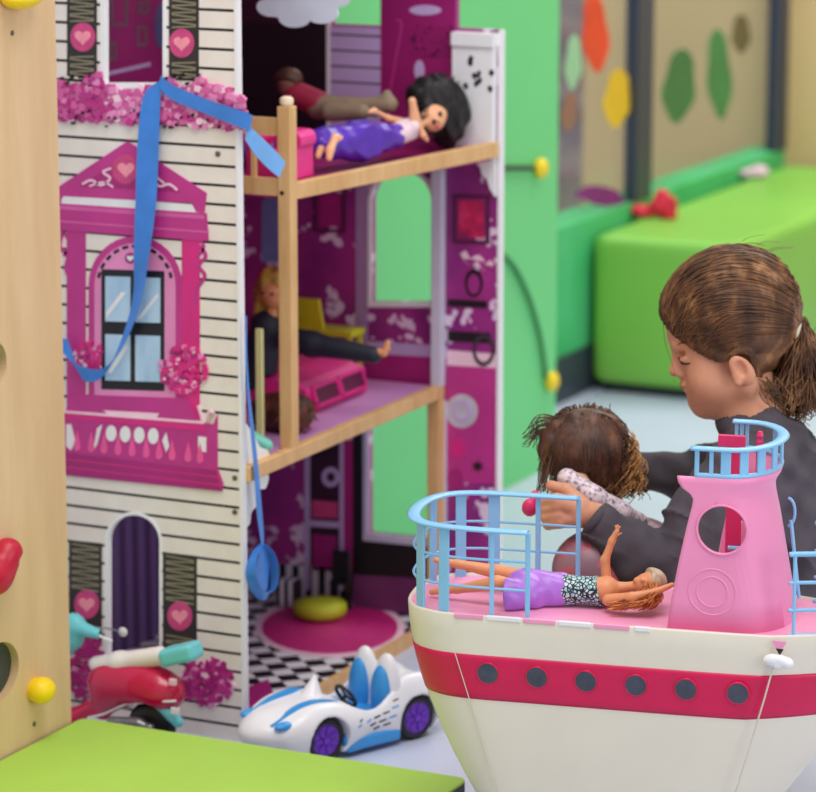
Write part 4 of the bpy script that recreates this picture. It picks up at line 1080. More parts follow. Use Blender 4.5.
# lime chair
lc = M_(312, 315, 4.0)
lc = lc.copy(); ch_ = thing('doll_chair', 'lime yellow toy chair by the back wall of the middle floor', 'toy chair', (lc[0], 4.0, ZM))
lime_p = mat('lime_yellow_plastic', (206, 206, 34), .4, .05)
zs_ = M_(312, 328, 4.0)[2]
obj('backrest', G().plate([[(lambda p: (p[0], p[2]))(M_(x, y, 4.0)) for x, y in ((297, 297), (320, 299), (325, 329), (297, 331))]], .006, ((0, 4.0, 0), (1, 0, 0), (0, 0, 1), (0, -1, 0))).geo(), lime_p, ch_)
obj('seat', G().box((lc[0] - .02, 3.995, zs_ - .008), (lc[0] + .066, 4.038, zs_)).geo(), lime_p, ch_)
for dx, dy in ((-.015, 4.0), (.06, 4.0), (-.015, 4.033), (.06, 4.033)):
    obj('leg', G().box((lc[0] + dx - .003, dy - .003, ZM + .0005), (lc[0] + dx + .003, dy + .003, zs_ - .007)).geo(), lime_p, ch_)
# wine red toy wardrobe at left, stick, brown hair bundle, mint piece
wx = M_(244, 380, 3.9)
o = obj('toy_sofa', joined(G().rbox((wx[0] + .022, 3.92, ZM + .0508), (.05, .09, .10), .012).geo(), G().rbox((wx[0] + .022, 3.955, ZM + .10), (.05, .03, .14), .012).geo()), mat('crimson_plastic', (176, 20, 72), .45, .1), None, False, (wx[0], 3.92, ZM)); tag(o, 'crimson toy sofa behind the blond doll on the middle floor', 'toy sofa')
sx = at(260, 408, 1, 3.60)
o = obj('stick', G().box((sx[0] - .0042, 3.597, ZM + .0006), (sx[0] + .0042, 3.604, at(260, 329, 1, 3.60)[2])).geo(), mat('pale_green_stick', (218, 214, 150), .5, .05)); tag(o, 'pale green upright stick left of the corner post', 'stick')
bc = at(290, 402, 1, 3.69); bc[2] = ZM + .027
hfn = s_un(.012, s_ell(bc, (.034, .034, .028)), s_ell(bc + np.array((-.03, .0, -.002)), (.03, .03, .025)))
R_ = random.Random(8); paths = []
for k in range(160):
    a = np.array([R_.gauss(0, 1) for _ in range(3)]); a /= np.linalg.norm(a); a[2] = abs(a[2]) if R_.random() < .8 else a[2]
    s0 = bc + a * np.array((.03, .03, .024)); e = s0 + np.array((R_.uniform(-.016, .016), R_.uniform(-.016, .010), R_.uniform(-.02, .006))); e[2] = max(e[2], ZM + .004); e[0] = min(e[0], XR - .012); e[1] = max(e[1], 3.622)
    paths.append(catmull([s0, (s0 + e) / 2 + a * .002, e], 4))
brown = hair_mat('chestnut_doll_hair', (44, 20, 14), (84, 42, 26), (120, 66, 42))
o = obj('doll_hairpiece', joined(nets(s_int(zm_(hfn), s_half((XR - .01, 0, 0), (1, 0, 0)), .001), bc - .08, bc + .06, .0024), strands(paths, .0012, .0007)), brown, None, True, (bc[0], bc[1], ZM)); tag(o, 'bushy chestnut doll hair lying behind the corner post', 'doll hair')
mc = at(257, 410, 1, 3.545); mc[2] = ZM + .017
o = obj('toy_piece', nets(zm_(s_un(.005, s_cap(mc + np.array((-.03, 0, .012)), mc + np.array((.008, .01, -.004)), .013, .0085), s_cap(mc + np.array((-.02, 0, 0)), mc + np.array((-.025, -.01, -.01)), .007))), mc - .06, mc + .04, .0018), mat('mint_plastic', (116, 206, 186), .35, .05), None, True, (mc[0], mc[1], ZM + .001)); tag(o, 'small mint green toy piece beside the facade on the middle floor', 'toy')

# lower floor things
dc = at(328, 604, 2, .0158); dc[1] = 3.988; dc[0] = at(326, 598, 1, 3.988)[0]
prof = [(.0, .0), (.030, .0), (.038, .004), (.040, .012), (.038, .02), (.02, .024), (.004, .0245)]
o = obj('toy_pouf', G().lathe([(r, h) for r, h in prof], (dc[0] - .01, dc[1], .0158), n=32).geo(), mat('lime_yellow_cloth', (196, 204, 40), .5, .06), None, True, (dc[0], dc[1], .0156)); tag(o, 'low round lime toy pouf on the chequered lower floor', 'toy pouf')
bx_ = at(336, 578, 1, 4.022)
kc = thing('doll_chair', 'small black toy chair by the back wall of the lower floor', 'toy chair', (bx_[0], 4.022, .0155))
obj('seat', G().rbox((bx_[0], 4.036, .056), (.030, .014, .006), .002).geo(), soft_black, kc); obj('backrest', G().rbox((bx_[0], 4.0405, .078), (.030, .005, .05), .004).geo(), soft_black, kc)
for dx in (-.013, .013):
    for dy in (-.004, .004): obj('leg', G().box((bx_[0] + dx - .002, 4.037 + dy - .002, .0156), (bx_[0] + dx + .002, 4.037 + dy + .002, .055)).geo(), soft_black, kc)
qx = at(288, 575, 1, 4.02)
o = obj('toy_stool', G().rbox((qx[0], 4.02, .0158 + .020), (.034, .026, .040), .003).geo(), stripe_mat('black_white_check_cloth', 0, .014, (236, 236, 238), (24, 22, 28)), None, False, (qx[0], 4.02, .0145)); tag(o, 'black and white patterned toy stool against the lower back wall', 'toy stool')

# ------------------------------------------------------------------ toy car
wr = .0295
fw_, rw_ = at(327, 741, 2, wr), at(418, 718, 2, wr)
fdir = fw_ - rw_; WB = np.linalg.norm(fdir); fdir /= WB; ldir = np.array((-fdir[1], fdir[0], 0)); kz = np.array((0, 0, 1.))
# origin: on the floor under the middle, half a track width inward from the near wheels
TRK = .100
o_car = (fw_ + rw_) / 2 - ldir * (TRK / 2); o_car[2] = 0
AX = [fdir, ldir, kz]
L = lambda x, y, z: o_car + fdir * x + ldir * y + kz * z
car = thing('toy_car', 'white and sky blue toy convertible with purple wheels in front of the dollhouse', 'toy car', o_car)
carw = mat('pearl_white_plastic', (240, 240, 246), .28, .02, 20)
hw = WB / 2
yy_ = TRK / 2
body = s_un(.024, s_box(L(.0, 0, .034), (.108, .050, .020), .016, AX), s_ell(L(.078, 0, .042), (.092, .055, .033), AX),
            s_ell(L(hw, yy_ - .012, .036), (.050, .016, .036), AX), s_ell(L(hw, -yy_ + .012, .036), (.050, .016, .036), AX),
            s_ell(L(-hw, yy_ - .014, .044), (.054, .018, .042), AX), s_ell(L(-hw, -yy_ + .014, .044), (.054, .018, .042), AX), s_ell(L(-.085, 0, .050), (.042, .046, .028), AX))
body = s_sub(body, s_box(L(-.012, 0, .075), (.046, .039, .045), .012, AX), .006)
for sy in (1, -1):
    for x in (hw, -hw): body = s_sub(body, s_cap(L(x, sy * (yy_ - .022), wr), L(x, sy * (yy_ + .03), wr), wr + .0025), .002)
body = s_int(body, s_half(L(0, 0, .0085), (0, 0, -1)), .003)
lo = o_car - .19; hi = o_car + .19; lo[2] = 0; hi[2] = .1
cb = obj('body', nets(body, lo, hi, .0022), carw, car, True)
sky = mat('bright_sky_blue_plastic', (62, 158, 230), .3, .05, 30)
# cockpit tub, side sills, hood stripes, head lamps
tub = s_box(L(-.012, 0, .034), (.0455, .0385, .009), .004, AX)
obj('tub', nets(tub, L(0, 0, .02) - .09, L(0, 0, .02) + .09, .002), sky, cb, True)
for sy in (1, -1):
    sill = s_un(.006, s_box(L(0, sy * .0475, .016), (.044, .0065, .0085), .003, AX), s_ell(L(.034, sy * .047, .022), (.012, .006, .016), AX))
    obj('side_sill', nets(sill, L(0, sy * .046, .016) - .06, L(0, sy * .046, .016) + .06, .0018), sky, cb, True)
def on_body(x, y):
    z = np.linspace(.095, .005, 400); P = np.array([L(x, y, q) for q in z]); d = body(P); k = np.argmax(d < 0)
    return L(x, y, z[k])
for sy in (1, -1):
    pts = [on_body(x, sy * y) for x, y in ((.046, .036), (.064, .031), (.082, .027), (.110, .026), (.146, .027))]
    ws = (.003, .013, .015, .011, .004)
    sp_ = [np.array((ldir * (w / 2))) for w in ws]; P = catmull(pts, 5); Wd = catmull([(w,) for w in ws], 5)[:, 0]
    V = []; 
    for p, w in zip(P, Wd): V += [p - ldir * w / 2 - kz * .002, p + ldir * w / 2 - kz * .002, p + ldir * w / 2 + kz * .0012 + fdir * .0006, p - ldir * w / 2 + kz * .0012 + fdir * .0006]
    n = len(P); F = [(i * 4 + q, i * 4 + (q + 1) % 4, i * 4 + 4 + (q + 1) % 4, i * 4 + 4 + q) for i in range(n - 1) for q in range(4)] + [(3, 2, 1, 0), tuple((n - 1) * 4 + q for q in range(4))]
    obj('hood_stripe', (np.array(V), F, None), sky, cb)
    hl = on_body(.136, sy * .036); hl = hl - fdir * .005
    obj('head_lamp', nets(s_ell(hl, (.016, .0085, .006), AX), hl - .02, hl + .02, .0014), sky, cb, True)
# pointed windscreen cowl
cw = s_un(.006, s_cap(L(.056, -.008, .064), L(.046, -.012, .094), .019, .003), s_cap(L(.054, -.034, .060), L(.054, .022, .062), .011))
obj('cowl', nets(cw, L(.05, 0, .065) - .065, L(.05, 0, .065) + .065, .002), carw, cb, True)
# seats: white pointed shell with a blue cushion
for sy in (.0225, -.0225):
    sh_ = s_int(s_ell(L(-.046, sy, .062), (.015, .0235, .054), AX), s_half(L(0, 0, .024), (0, 0, -1)), .001)
    s1 = obj('seat_shell', nets(sh_, L(-.046, sy, .06) - .065, L(-.046, sy, .06) + .065, .002), carw, car, True)
    ci = s_un(.006, s_ell(L(-.036, sy, .062), (.011, .0185, .040), AX), s_box(L(-.018, sy, .034), (.018, .015, .007), .005, AX))
    obj('cushion', nets(ci, L(-.045, sy, .055) - .05, L(-.045, sy, .055) + .05, .002), sky, s1, True)
# steering wheel, wheels
sc_ = L(.018, .017, .070); sn = -fdir * .85 + kz * .5; sn /= np.linalg.norm(sn); su = np.cross(sn, ldir)
swg = G().tube([sc_ + .0165 * (ldir * cos(t) + su * sin(t)) for t in np.linspace(0, 2 * pi, 24, endpoint=False)], .0026, 8, closed=True, up=sn)
for t in (0, 2.1, 4.2): swg.bar(sc_, sc_ + .016 * (ldir * cos(t + .4) + su * sin(t + .4)), .004, .003, sn)
swg.tube([sc_, sc_ - sn * .03], .0025, 8)
obj('steering_wheel', swg.geo(), soft_black, car, True)
pur = mat('violet_wheel_plastic', (112, 46, 190), .35, .08, 40)
for x in (hw, -hw):
    for sy in (1, -1):
        c = L(x, sy * (yy_ - .010), wr); ax_ = ldir * sy
        tire = obj('wheel', G().lathe([(.012, -.009), (wr - .003, -.009), (wr - .0004, -.006), (wr, 0), (wr - .0004, .006), (wr - .004, .0095), (.0215, .0098), (.021, .007), (.012, .007)], c, ax_, 36).geo(), soft_black, car, True)
        hub = G().lathe([(.0212, .004), (.0208, .0085), (.017, .0090), (.006, .0075), (.005, .0105), (.002, .0112)], c, ax_, 30)
        e1_ = fdir
        for k in range(7):
            t = 2 * pi * k / 7; d_ = fdir * cos(t) + kz * sin(t); hub.bar(c + ax_ * .0088 + d_ * .006, c + ax_ * .0094 + d_ * .019, .006, .003, ax_)
        obj('hub', hub.geo(), pur, tire)
# printed dashes on the near flank
def flank(x, z):
    y = np.linspace(.075, .02, 300); P = np.array([L(x, q, z) for q in y]); k = np.argmax(body(P) < 0); return L(x, y[k], z)
for i, (x, z, l) in enumerate(((.012, .042, .009), (-.002, .044, .010), (-.016, .047, .010), (-.03, .052, .010), (.006, .036, .010), (-.009, .038, .011), (-.024, .041, .011), (.000, .030, .010), (-.015, .032, .011), (.030, .040, .007), (.026, .046, .006), (-.034, .060, .008))):
    a, b = flank(x, z), flank(x - l, z + .002)
    obj('printed_dash', G().bar(a, b, .0022, .0012, ldir, .0003).geo(), soft_black if i % 3 else sky, cb)

# ------------------------------------------------------------------ toy scooter
YC = 3.385
Q = lambda x, y, Y=YC: at(x, y, 1, Y)
Xd = np.array((1, 0, 0.)); Yd = np.array((0, 1, 0.))
rwc = Q(152, 712); rwr = .033; rwc[2] = rwr
sco = thing('toy_scooter', 'raspberry pink toy motor scooter with white seat in front of the dollhouse door', 'toy scooter', (rwc[0] - .05, YC, 0))
rasp = mat('raspberry_gloss_plastic', (196, 4, 68), .22, .05, 30, coat=.3)
hx = rwc[0]
tail = s_un(.015, s_ell(Q(142, 686), (.056, .028, .031)), s_ell(Q(112, 685), (.034, .024, .032)), s_ell(Q(163, 693), (.028, .026, .022)))
foot_ = s_un(.012, s_cap(Q(108, 700), Q(72, 718), .012, .011), s_cap(Q(72, 718), Q(38, 716), .011, .011), s_cap(Q(110, 690), Q(104, 712), .016, .010))
front = s_un(.012, s_cap(Q(38, 716), Q(18, 640), .012, .016), s_ell(Q(20, 660), (.014, .034, .05)))
sb = s_un(.012, tail, foot_, front)
sb = s_sub(sb, s_cap(rwc - Yd * .05, rwc + Yd * .05, rwr + .004), .002)
lo = Q(0, 735); hi = Q(205, 605)
body_ = obj('body', nets(sb, (lo[0] - .02, YC - .045, .002), (hi[0], YC + .045, hi[2] + .02), .002), rasp, sco, True)
obj('trim_line', G().tube([Q(x, y, YC - .022 + d) for x, y, d in ((88, 718, .010), (104, 714, .008), (126, 704, .002), (150, 702, -.002), (176, 701, .0))], .0016, 6).geo(), white, body_)
seat_ = s_un(.01, s_cap(Q(97, 664), Q(120, 662), .0105, .0125), s_cap(Q(120, 662), Q(160, 656), .0125, .0125))
obj('seat', nets(seat_, Q(125, 665) - .07, Q(125, 655) + .08, .002), mat('ivory_seat', (236, 226, 220), .4, .04), sco, True)
tl = mat('turquoise_plastic', (110, 204, 212), .35, .06, 20)
bd_ = (Q(196, 650) - Q(164, 657)); bd_ /= np.linalg.norm(bd_); bxs = s_box(Q(181, 653.5), (.026, .017, .0115), .007, [bd_, Yd, np.cross(bd_, Yd)])
obj('top_case', nets(bxs, Q(180, 655) - .05, Q(180, 655) + .05, .002), tl, sco, True)
for nm, a, m in (('wheel', rwc, soft_black),):
    obj(nm, G().lathe([(.010, -.010), (rwr - .004, -.010), (rwr, -.004), (rwr, .004), (rwr - .004, .010), (.010, .010)], a, (0, 1, 0), 32).geo(), m, sco, True)
fwc = np.array((Q(22, 716)[0], YC, rwr - .004))
fwh = obj('wheel', G().lathe([(.010, -.010), (rwr - .008, -.010), (rwr - .004, -.004), (rwr - .004, .004), (rwr - .008, .010), (.010, .010)], fwc, (0, 1, 0), 32).geo(), soft_black, sco, True)
obj('fender', nets(s_sub(s_un(.004, s_cap(Q(158, 704, YC - .012), Q(178, 722, YC - .012), .008, .0075), s_cap(Q(158, 704, YC + .012), Q(178, 722, YC + .012), .008, .0075)), s_cap(rwc - Yd * .05, rwc + Yd * .05, rwr + .0015), .001), Q(168, 713) - .045, Q(168, 713) + .045, .0018), tl, sco, True)
obj('number_plate', G().rbox(Q(175, 711, YC - .021), (.012, .003, .009), .001).geo(), white, sco)
obj('tail_lamp', G().rbox(Q(173, 682, YC - .022), (.0095, .006, .0085), .0015).geo(), mat('pale_pink_lamp', (240, 196, 214), .3, .04), sco)
eng = mat('gunmetal_plastic', (128, 124, 130), .3, .2, 60, metal=.6)
obj('engine', nets(s_un(.006, s_cap(Q(112, 722, YC - .026), Q(138, 724, YC - .026), .0075, .009), s_cap(Q(142, 726, YC - .026), Q(150, 728, YC - .026), .006)), Q(128, 722, YC - .02) - .045, Q(128, 722, YC - .02) + .045, .0018), eng, sco, True)
hb_ = s_un(.008, s_ell(Q(74, 628), (.016, .014, .020)), s_cap(Q(74, 626), Q(98, 634, YC - .012), .011, .0065), s_cap(Q(74, 640), Q(50, 660), .012, .013))
obj('handlebar', nets(hb_, Q(72, 634) - .05, Q(72, 634) + .05, .0018), tl, sco, True)
obj('brake_lever', G().tube([Q(96, 634, YC - .012), Q(104, 638, YC - .014), Q(112, 641, YC - .016)], .0018, 6).geo(), white, sco)
mr_ = obj('mirror', G().lathe([(.0058, -.002), (.0066, 0), (.0058, .002)], Q(123, 632, YC + .02), (0, 1, 0), 20).geo(), mat('pale_mirror', (214, 210, 214), .25, .03), sco, True)
obj('mirror_arm', G().tube([Q(92, 628), Q(106, 628, YC + .01), Q(118, 631, YC + .02)], .0012, 6).geo(), eng, mr_)
obj('side_badge', G().lathe([(.003, 0), (.003, .001)], Q(117, 669, YC - .0125), (0, -1, 0), 12).geo(), soft_black, sco)

# ------------------------------------------------------------------ blue ribbons
rib = mat('cornflower_satin_ribbon', (56, 128, 216), .32, .12, 30, spec=.6)
rib_lt = mat('sky_satin_ribbon', (112, 176, 240), .32, .1, 30, spec=.6)
K = lambda x, y, o=.004: at(x, y, 1, YF - o - .004)
r1 = ribbon([K(161, 80), K(152, 95), K(148, 150, .006), K(146, 200, .010), K(142, 250, .012), K(137, 300, .010), K(122, 345, .010), K(104, 372, .010), K(84, 374, .010), K(70, 360, .012), K(62, 338, .012)],
            [.012, .027, .031, .030, .027, .021, .016, .014, .020, .024, .014],
            [(1, 0, .5), (1, 0, .3), (1, 0, .0), (1, 0, 0), (1, -.2, .05), (1, -.5, .2), (1, -.3, .7), (.4, -.2, 1), (-.2, -.1, 1), (-.7, -.2, .7), (-.9, -.3, .2)])
r2 = ribbon([K(160, 81, .006), K(172, 92, .006), K(205, 106, .006), K(246, 121, .006), at(251, 124, 0, XR + .008)], [.014, .018, .018, .021, .017], [(.2, 0, 1)] * 5)
r3 = ribbon([at(246, 132, 0, XR + .008), at(258, 146, 0, XR + .012), at(272, 160, 0, XR + .014), at(282, 170, 0, XR + .015)], [.019, .026, .027, .024], [(0, .35, 1), (0, .5, .9), (0, .6, .85), (0, .7, .7)])
br_ = thing('satin_ribbon', 'cornflower blue satin ribbon trailing down the printed dollhouse facade', 'ribbon', K(160, 82))
obj('tail', r1, rib, br_); obj('tail', r2, rib, br_); t_ = obj('tail', r3, rib_lt, br_); t_['label'] = 'paler ribbon end past the facade edge'
H = lambda x, y, d=.012: at(x, y, 0, XR + d)
r4 = ribbon([H(246, 316), H(246, 350), H(248, 390), H(252, 430), H(256, 470), H(259, 510), H(262, 538), H(262, 546)], [.0035, .004, .006, .009, .0115, .0135, .009, .004], [(0, 1, .1)] * 4 + [(0, 1, .3)] * 4)
lo_ = [H(262, 544), H(254, 556), H(251, 574), H(257, 590), H(265, 596), H(273, 588), H(274, 570), H(270, 554), H(263, 545)]
r5 = ribbon(lo_, [.010, .012, .014, .014, .012, .013, .015, .013, .008], [(.9, -.4, .2), (1, -.2, .1), (1, .2, 0), (.9, .3, .5), (.3, .2, 1), (.9, -.3, .4), (1, -.2, 0), (1, .2, 0), (.9, .4, .2)])
fill = ribbon([H(262, 548, .010), H(262, 570, .009), H(264, 592, .010)], [.012, .036, .018], [(0, 1, .1)] * 3)
hr = thing('satin_ribbon', 'thin blue ribbon with a rounded bow end hanging over the lower floor of the dollhouse', 'ribbon', H(262, 540))
obj('tail', r4, rib, hr); obj('bow', joined(r5, fill), rib, hr)

# ------------------------------------------------------------------ background: bench, cloth, leaves, knobs
bx0, by0 = at(597, 392, 2, 0)[:2] - np.array((.016, 0)); hb2 = at(600, 235, 1, by0)[2]
grn = mat('grass_green_vinyl', (126, 192, 76), .42, .05, 3, spec=.45)
bench_x1 = at(738, 247, 2, hb2)[0]
Yb1 = at(800, 165, 2, hb2)[1]
bn = obj('foam_bench', nets(s_un(.001, s_box(((bx0 + bench_x1) / 2, (by0 + Yb1) / 2, hb2 / 2 + .008), ((bench_x1 - bx0) / 2, (Yb1 - by0) / 2, hb2 / 2 - .008), .022)), (bx0 - .03, by0 - .03, -.01), (bench_x1 + .03, Yb1 + .03, hb2 + .03), .012), grn, None, True, (bx0, by0, .0)); tag(bn, 'long grass green foam block bench along the window wall', 'bench')
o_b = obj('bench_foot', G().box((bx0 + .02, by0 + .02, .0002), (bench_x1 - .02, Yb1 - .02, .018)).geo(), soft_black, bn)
pc_ = at(657, 218, 2, hb2 + .001); pc_[2] = hb2
R_ = random.Random(2); g = []
cl = s_un(.006, *[s_ell(pc_ + np.array(q), rr_) for q, rr_ in (((-.03, 0, .012), (.035, .02, .012)), ((.012, .005, .03), (.02, .012, .032)), ((.03, 0, .02), (.016, .012, .03)), ((-.005, 0, .02), (.02, .016, .018)))])
cl2 = s_int(lambda P: cl(P) + .003 * np.sin(120 * P[..., 0] + 60 * P[..., 2]), s_half((0, 0, hb2 + .0015), (0, 0, -1)), .001)
o = obj('cloth_bow', nets(cl2, pc_ - .1, pc_ + .1, .003), mat('crimson_cloth', (216, 24, 60), .6, .1, 40), None, True, (pc_[0], pc_[1], hb2 + .001)); tag(o, 'crumpled crimson cloth on the near corner of the green bench', 'cloth')
pk_ = at(757, 178, 2, hb2 + .001); pk_[2] = hb2
cl3 = s_int(s_un(.01, s_ell(pk_ + np.array((.006, 0, .014)), (.020, .02, .016)), s_ell(pk_ + np.array((-.018, 0, .010)), (.022, .02, .011))), s_half((0, 0, hb2 + .0015), (0, 0, -1)), .001)
o = obj('cloth_bundle', nets(cl3, pk_ - .08, pk_ + .08, .004), mat('pale_pink_cloth_bundle', (226, 190, 206), .6, .06, 40), None, True, (pk_[0], pk_[1], hb2 + .001)); tag(o, 'small pale pink bundle far along the green bench', 'cloth')
# paper leaves hung inside the glass
XG = XW - .013
leafs = [((595, 33), 13, 40, (222, 70, 28), -4, 'orange red paper leaf hanging in the left window'), ((573, 62), 8, 28, (150, 196, 150), 3, 'pale green narrow paper leaf in the left window'), ((569, 112), 8, 20, (146, 104, 82), 6, 'brown paper leaf low in the left window'),
         ((617, 98), 13, 30, (222, 180, 30), 5, 'yellow paper leaf in the left window'), ((601, 196), 24, 10, (130, 30, 120), 10, 'purple paper cutout at the bottom of the left window'), ((679, 86), 16, 38, (66, 116, 64), 6, 'dark green broad paper leaf in the right window'),
         ((719, 74), 12, 46, (70, 132, 74), -3, 'tall green narrow paper leaf in the right window'), ((741, 34), 9, 20, (104, 92, 58), 0, 'small olive brown paper leaf high in the right window')]
for (cx_, cy_), a, b, colr, ti, lab in leafs:
    pts = []
    for i in range(28):
        t = 2 * pi * i / 28; rr_ = (abs(cos(t)) ** 1.2) * (1 if cos(t) > 0 else -1)
        px_, py_ = a * rr_ * (1 + .12 * sin(5 * t)), b * sin(t)
        q = radians(ti); pts.append((lambda p: (p[1], p[2]))(at(cx_ + px_ * cos(q) - py_ * sin(q), cy_ + px_ * sin(q) + py_ * cos(q), 0, XG)))
    o = obj('paper_leaf', G().plate([pts], .0012, ((XG, 0, 0), (0, 1, 0), (0, 0, 1), (1, 0, 0))).geo(), mat('paper_leaf', colr, .7, .12, 12)); tag(o, lab, 'paper leaf', 'paper leaves on the windows')
# yellow knobs with cords on the green partition
XPt = -2.193
kn = mat('yellow_knob', (240, 208, 30), .4, .05); cd_b = mat('dark_cord', (40, 60, 44), .6, .1); cd_g = mat('green_cord', (48, 130, 74), .6, .1)
for (x, y), cordpts, m, lab in (((536, 168), [(500, 168), (515, 168), (534, 168)], cd_b, 'upper yellow knob with a straight dark cord on the green partition'), ((547, 381), [(500, 252), (515, 268), (530, 300), (541, 340), (546, 378)], cd_g, 'lower yellow knob with a curved green cord on the green partition')):
    c = at(x, y, 0, XPt)
    t_ = thing('cord_knob', lab, 'knob', c, 'yellow cord knobs')
    obj('knob', G().lathe([(.010, 0), (.016, .003), (.018, .009), (.016, .016), (.009, .020), (.003, .021)], c, (1, 0, 0), 20).geo(), kn, t_, True)
    obj('cord', G().tube(catmull([at(p[0], p[1], 0, XPt + .006) for p in cordpts], 6), .0042, 8).geo(), m, t_, True)

# ------------------------------------------------------------------ the child behind the ship
D0 = 3.86; S = D0 / FPX
def cp(x, y, side=0.0):
    """point of the child: photo position and distance away from (+) or towards (-) the viewer, in photo units"""
    return atd(x, y, D0) + FH * (side * S)
tilt = radians(20)
ef = -RT * cos(tilt) - UC * sin(tilt); eu = UC * cos(tilt) - RT * sin(tilt); es = FH
HA = [ef, eu, es]
person = thing('person', 'child with brown ponytail and dark grey top crouching behind the toy ship', 'person', cp(740, 720) * np.array((1, 1, 0)))
skin_c = NT('child_skin'); v_ = skin_c.coord(); n_ = skin_c.noise(v_, 22, 3)
skin_c.color(skin_c.ramp(n_, [(.3, lin((206, 142, 110))), (.7, lin((220, 160, 128)))])); b_ = skin_c.bsdf.inputs
b_['Roughness'].default_value = .48; b_['Subsurface Weight'].default_value = .15; b_['Subsurface Radius'].default_value = (1, .35, .2); b_['Subsurface Scale'].default_value = .006
skin_c = skin_c.m
px = lambda *a: np.array(a, float) * S
cran = s_ell(cp(731, 316), px(66, 60, 55), HA)
face_ = s_ell(cp(711, 360), px(33, 44, 42), HA)
parts = [cran, face_, s_ell(cp(712, 392), px(22, 18, 27), HA), s_sph(cp(706, 402), 9.5 * S),
         s_cap(cp(708, 402), cp(742, 378, -34), 10 * S, 12 * S), s_cap(cp(708, 402), cp(742, 378, 34), 10 * S, 12 * S),
         s_ell(cp(707, 379, -21), px(16, 18, 15), HA), s_ell(cp(707, 379, 21), px(16, 18, 15), HA)]
head = s_un(16 * S, *parts)
brow = s_un(4 * S, s_cap(cp(676, 341, -17), cp(676, 339, 17), 5.5 * S))
nose = s_un(3 * S, s_cap(cp(678, 349), cp(675, 368), 3.4 * S, 5.2 * S), s_ell(cp(675, 372), px(5.5, 4.6, 6), HA), s_sph(cp(680, 374, -5.5), 3.6 * S), s_sph(cp(680, 374, 5.5), 3.6 * S))
lips = s_un(2.5 * S, s_cap(cp(684, 383.5, -6), cp(684, 383.5, 6), 3.3 * S), s_cap(cp(688, 390, -5), cp(688, 390, 5), 3.5 * S))
lids = s_un(3 * S, s_ell(cp(684, 355, -21), px(6.5, 5.5, 8), HA), s_ell(cp(684, 355, 21), px(6.5, 5.5, 8), HA))
head = s_un(6 * S, head, brow); head = s_un(5 * S, head, nose); head = s_un(3 * S, head, lips); head = s_un(3 * S, head, lids)
for sd_ in (-1, 1):
    head = s_sub(head, s_ell(cp(681, 350, sd_ * 21), px(4, 2.5, 7), HA), 4 * S)      # crease above the lid
    ear_o = s_ell(cp(737, 360, sd_ * 53), px(10.5, 16.5, 5), [ef * cos(.1) - UC * .25, eu, es + ef * -.35 * sd_ * 0])
    ear_i = s_ell(cp(735, 357, sd_ * 58), px(5.2, 9, 4.2), HA)
    head = s_un(3 * S, head, s_sub(ear_o, ear_i, 2 * S), s_cap(cp(731, 366, sd_ * 52), cp(733, 372, sd_ * 52), 4 * S))
neck = s_un(12 * S, s_cap(cp(744, 378), cp(754, 425), 29 * S, 31 * S), s_cap(cp(754, 420), cp(757, 440), 32 * S, 40 * S))
skin_f = s_un(12 * S, head, neck)
c0 = cp(730, 345)
hv = nets(skin_f, c0 - np.array((.125, .125, .135)), c0 + np.array((.125, .125, .13)), .0019)
# near hand: a closed fist round the doll, thumb on top, knuckles to the left
W0, PALM = cp(594, 501, -62), cp(566, 494, -66)
hp = [s_cap(W0, cp(578, 498, -64), 13 * S, 13.5 * S), s_cap(cp(576, 493, -66), cp(556, 487, -66), 11 * S, 9.5 * S), s_cap(cp(576, 502, -64), cp(556, 503, -64), 10.5 * S, 9 * S)]
for k, (ky, len_) in enumerate(((483, 1.0), (491, 1.05), (499, 1.0), (506, .85))):
    a = cp(553 + k * 1.2, ky, -68); b = cp(541 + k * 1.6, ky + 4, -58); c = cp(546 + k * 1.6, ky + 7, -42); d = cp(557 + k, ky + 7, -38)
    r_ = 6.4 * S * (.92 if k == 3 else 1)
    hp += [s_un(1.2 * S, s_cap(a, b, r_, r_ * .95), s_cap(b, c, r_ * .95, r_ * .86), s_cap(c, d, r_ * .86, r_ * .75))]
hp += [s_un(2 * S, s_cap(cp(579, 490, -58), cp(564, 478, -52), 8 * S, 7 * S), s_cap(cp(564, 478, -52), cp(549, 475, -46), 6.6 * S, 5.4 * S))]
hnd_f = s_un(2.2 * S, *hp)
cc = cp(567, 494, -56); nh = nets(hnd_f, cc - .055, cc + .055, .0014)
# far hand under the doll
W1 = cp(630, 490, 102)
hp2 = [s_cap(W1, cp(612, 490, 96), 12 * S, 12 * S)]
for k in range(4): hp2.append(s_un(1.2 * S, s_cap(cp(608 - k, 484 + 6 * k, 94), cp(596 - k, 486 + 6 * k, 82), 6 * S, 5.6 * S), s_cap(cp(596 - k, 486 + 6 * k, 82), cp(598, 488 + 6 * k, 68), 5.6 * S, 4.6 * S)))
hp2.append(s_cap(cp(614, 486, 86), cp(606, 488, 68), 6.4 * S, 5 * S))
cc = cp(610, 492, 84); fh = nets(s_un(2 * S, *hp2), cc - .06, cc + .06, .0018)
obj('body', joined(hv, nh, fh), skin_c, person, True)
lash = mat('dark_lashes', (50, 30, 24), .6, .1); lipm = mat('child_lips', (200, 126, 108), .45, .06)
def on_skin(x, y, side=-1, sink=.4):
    z = np.linspace(-75, 20, 380) * (1 if side < 0 else -1); P = np.array([cp(x, y, q) for q in z]); d = skin_f(P)
    k = int(np.argmax(d < 0)) if (d < 0).any() else int(np.argmin(d)); return cp(x, y, z[k] + (sink if side < 0 else -sink))
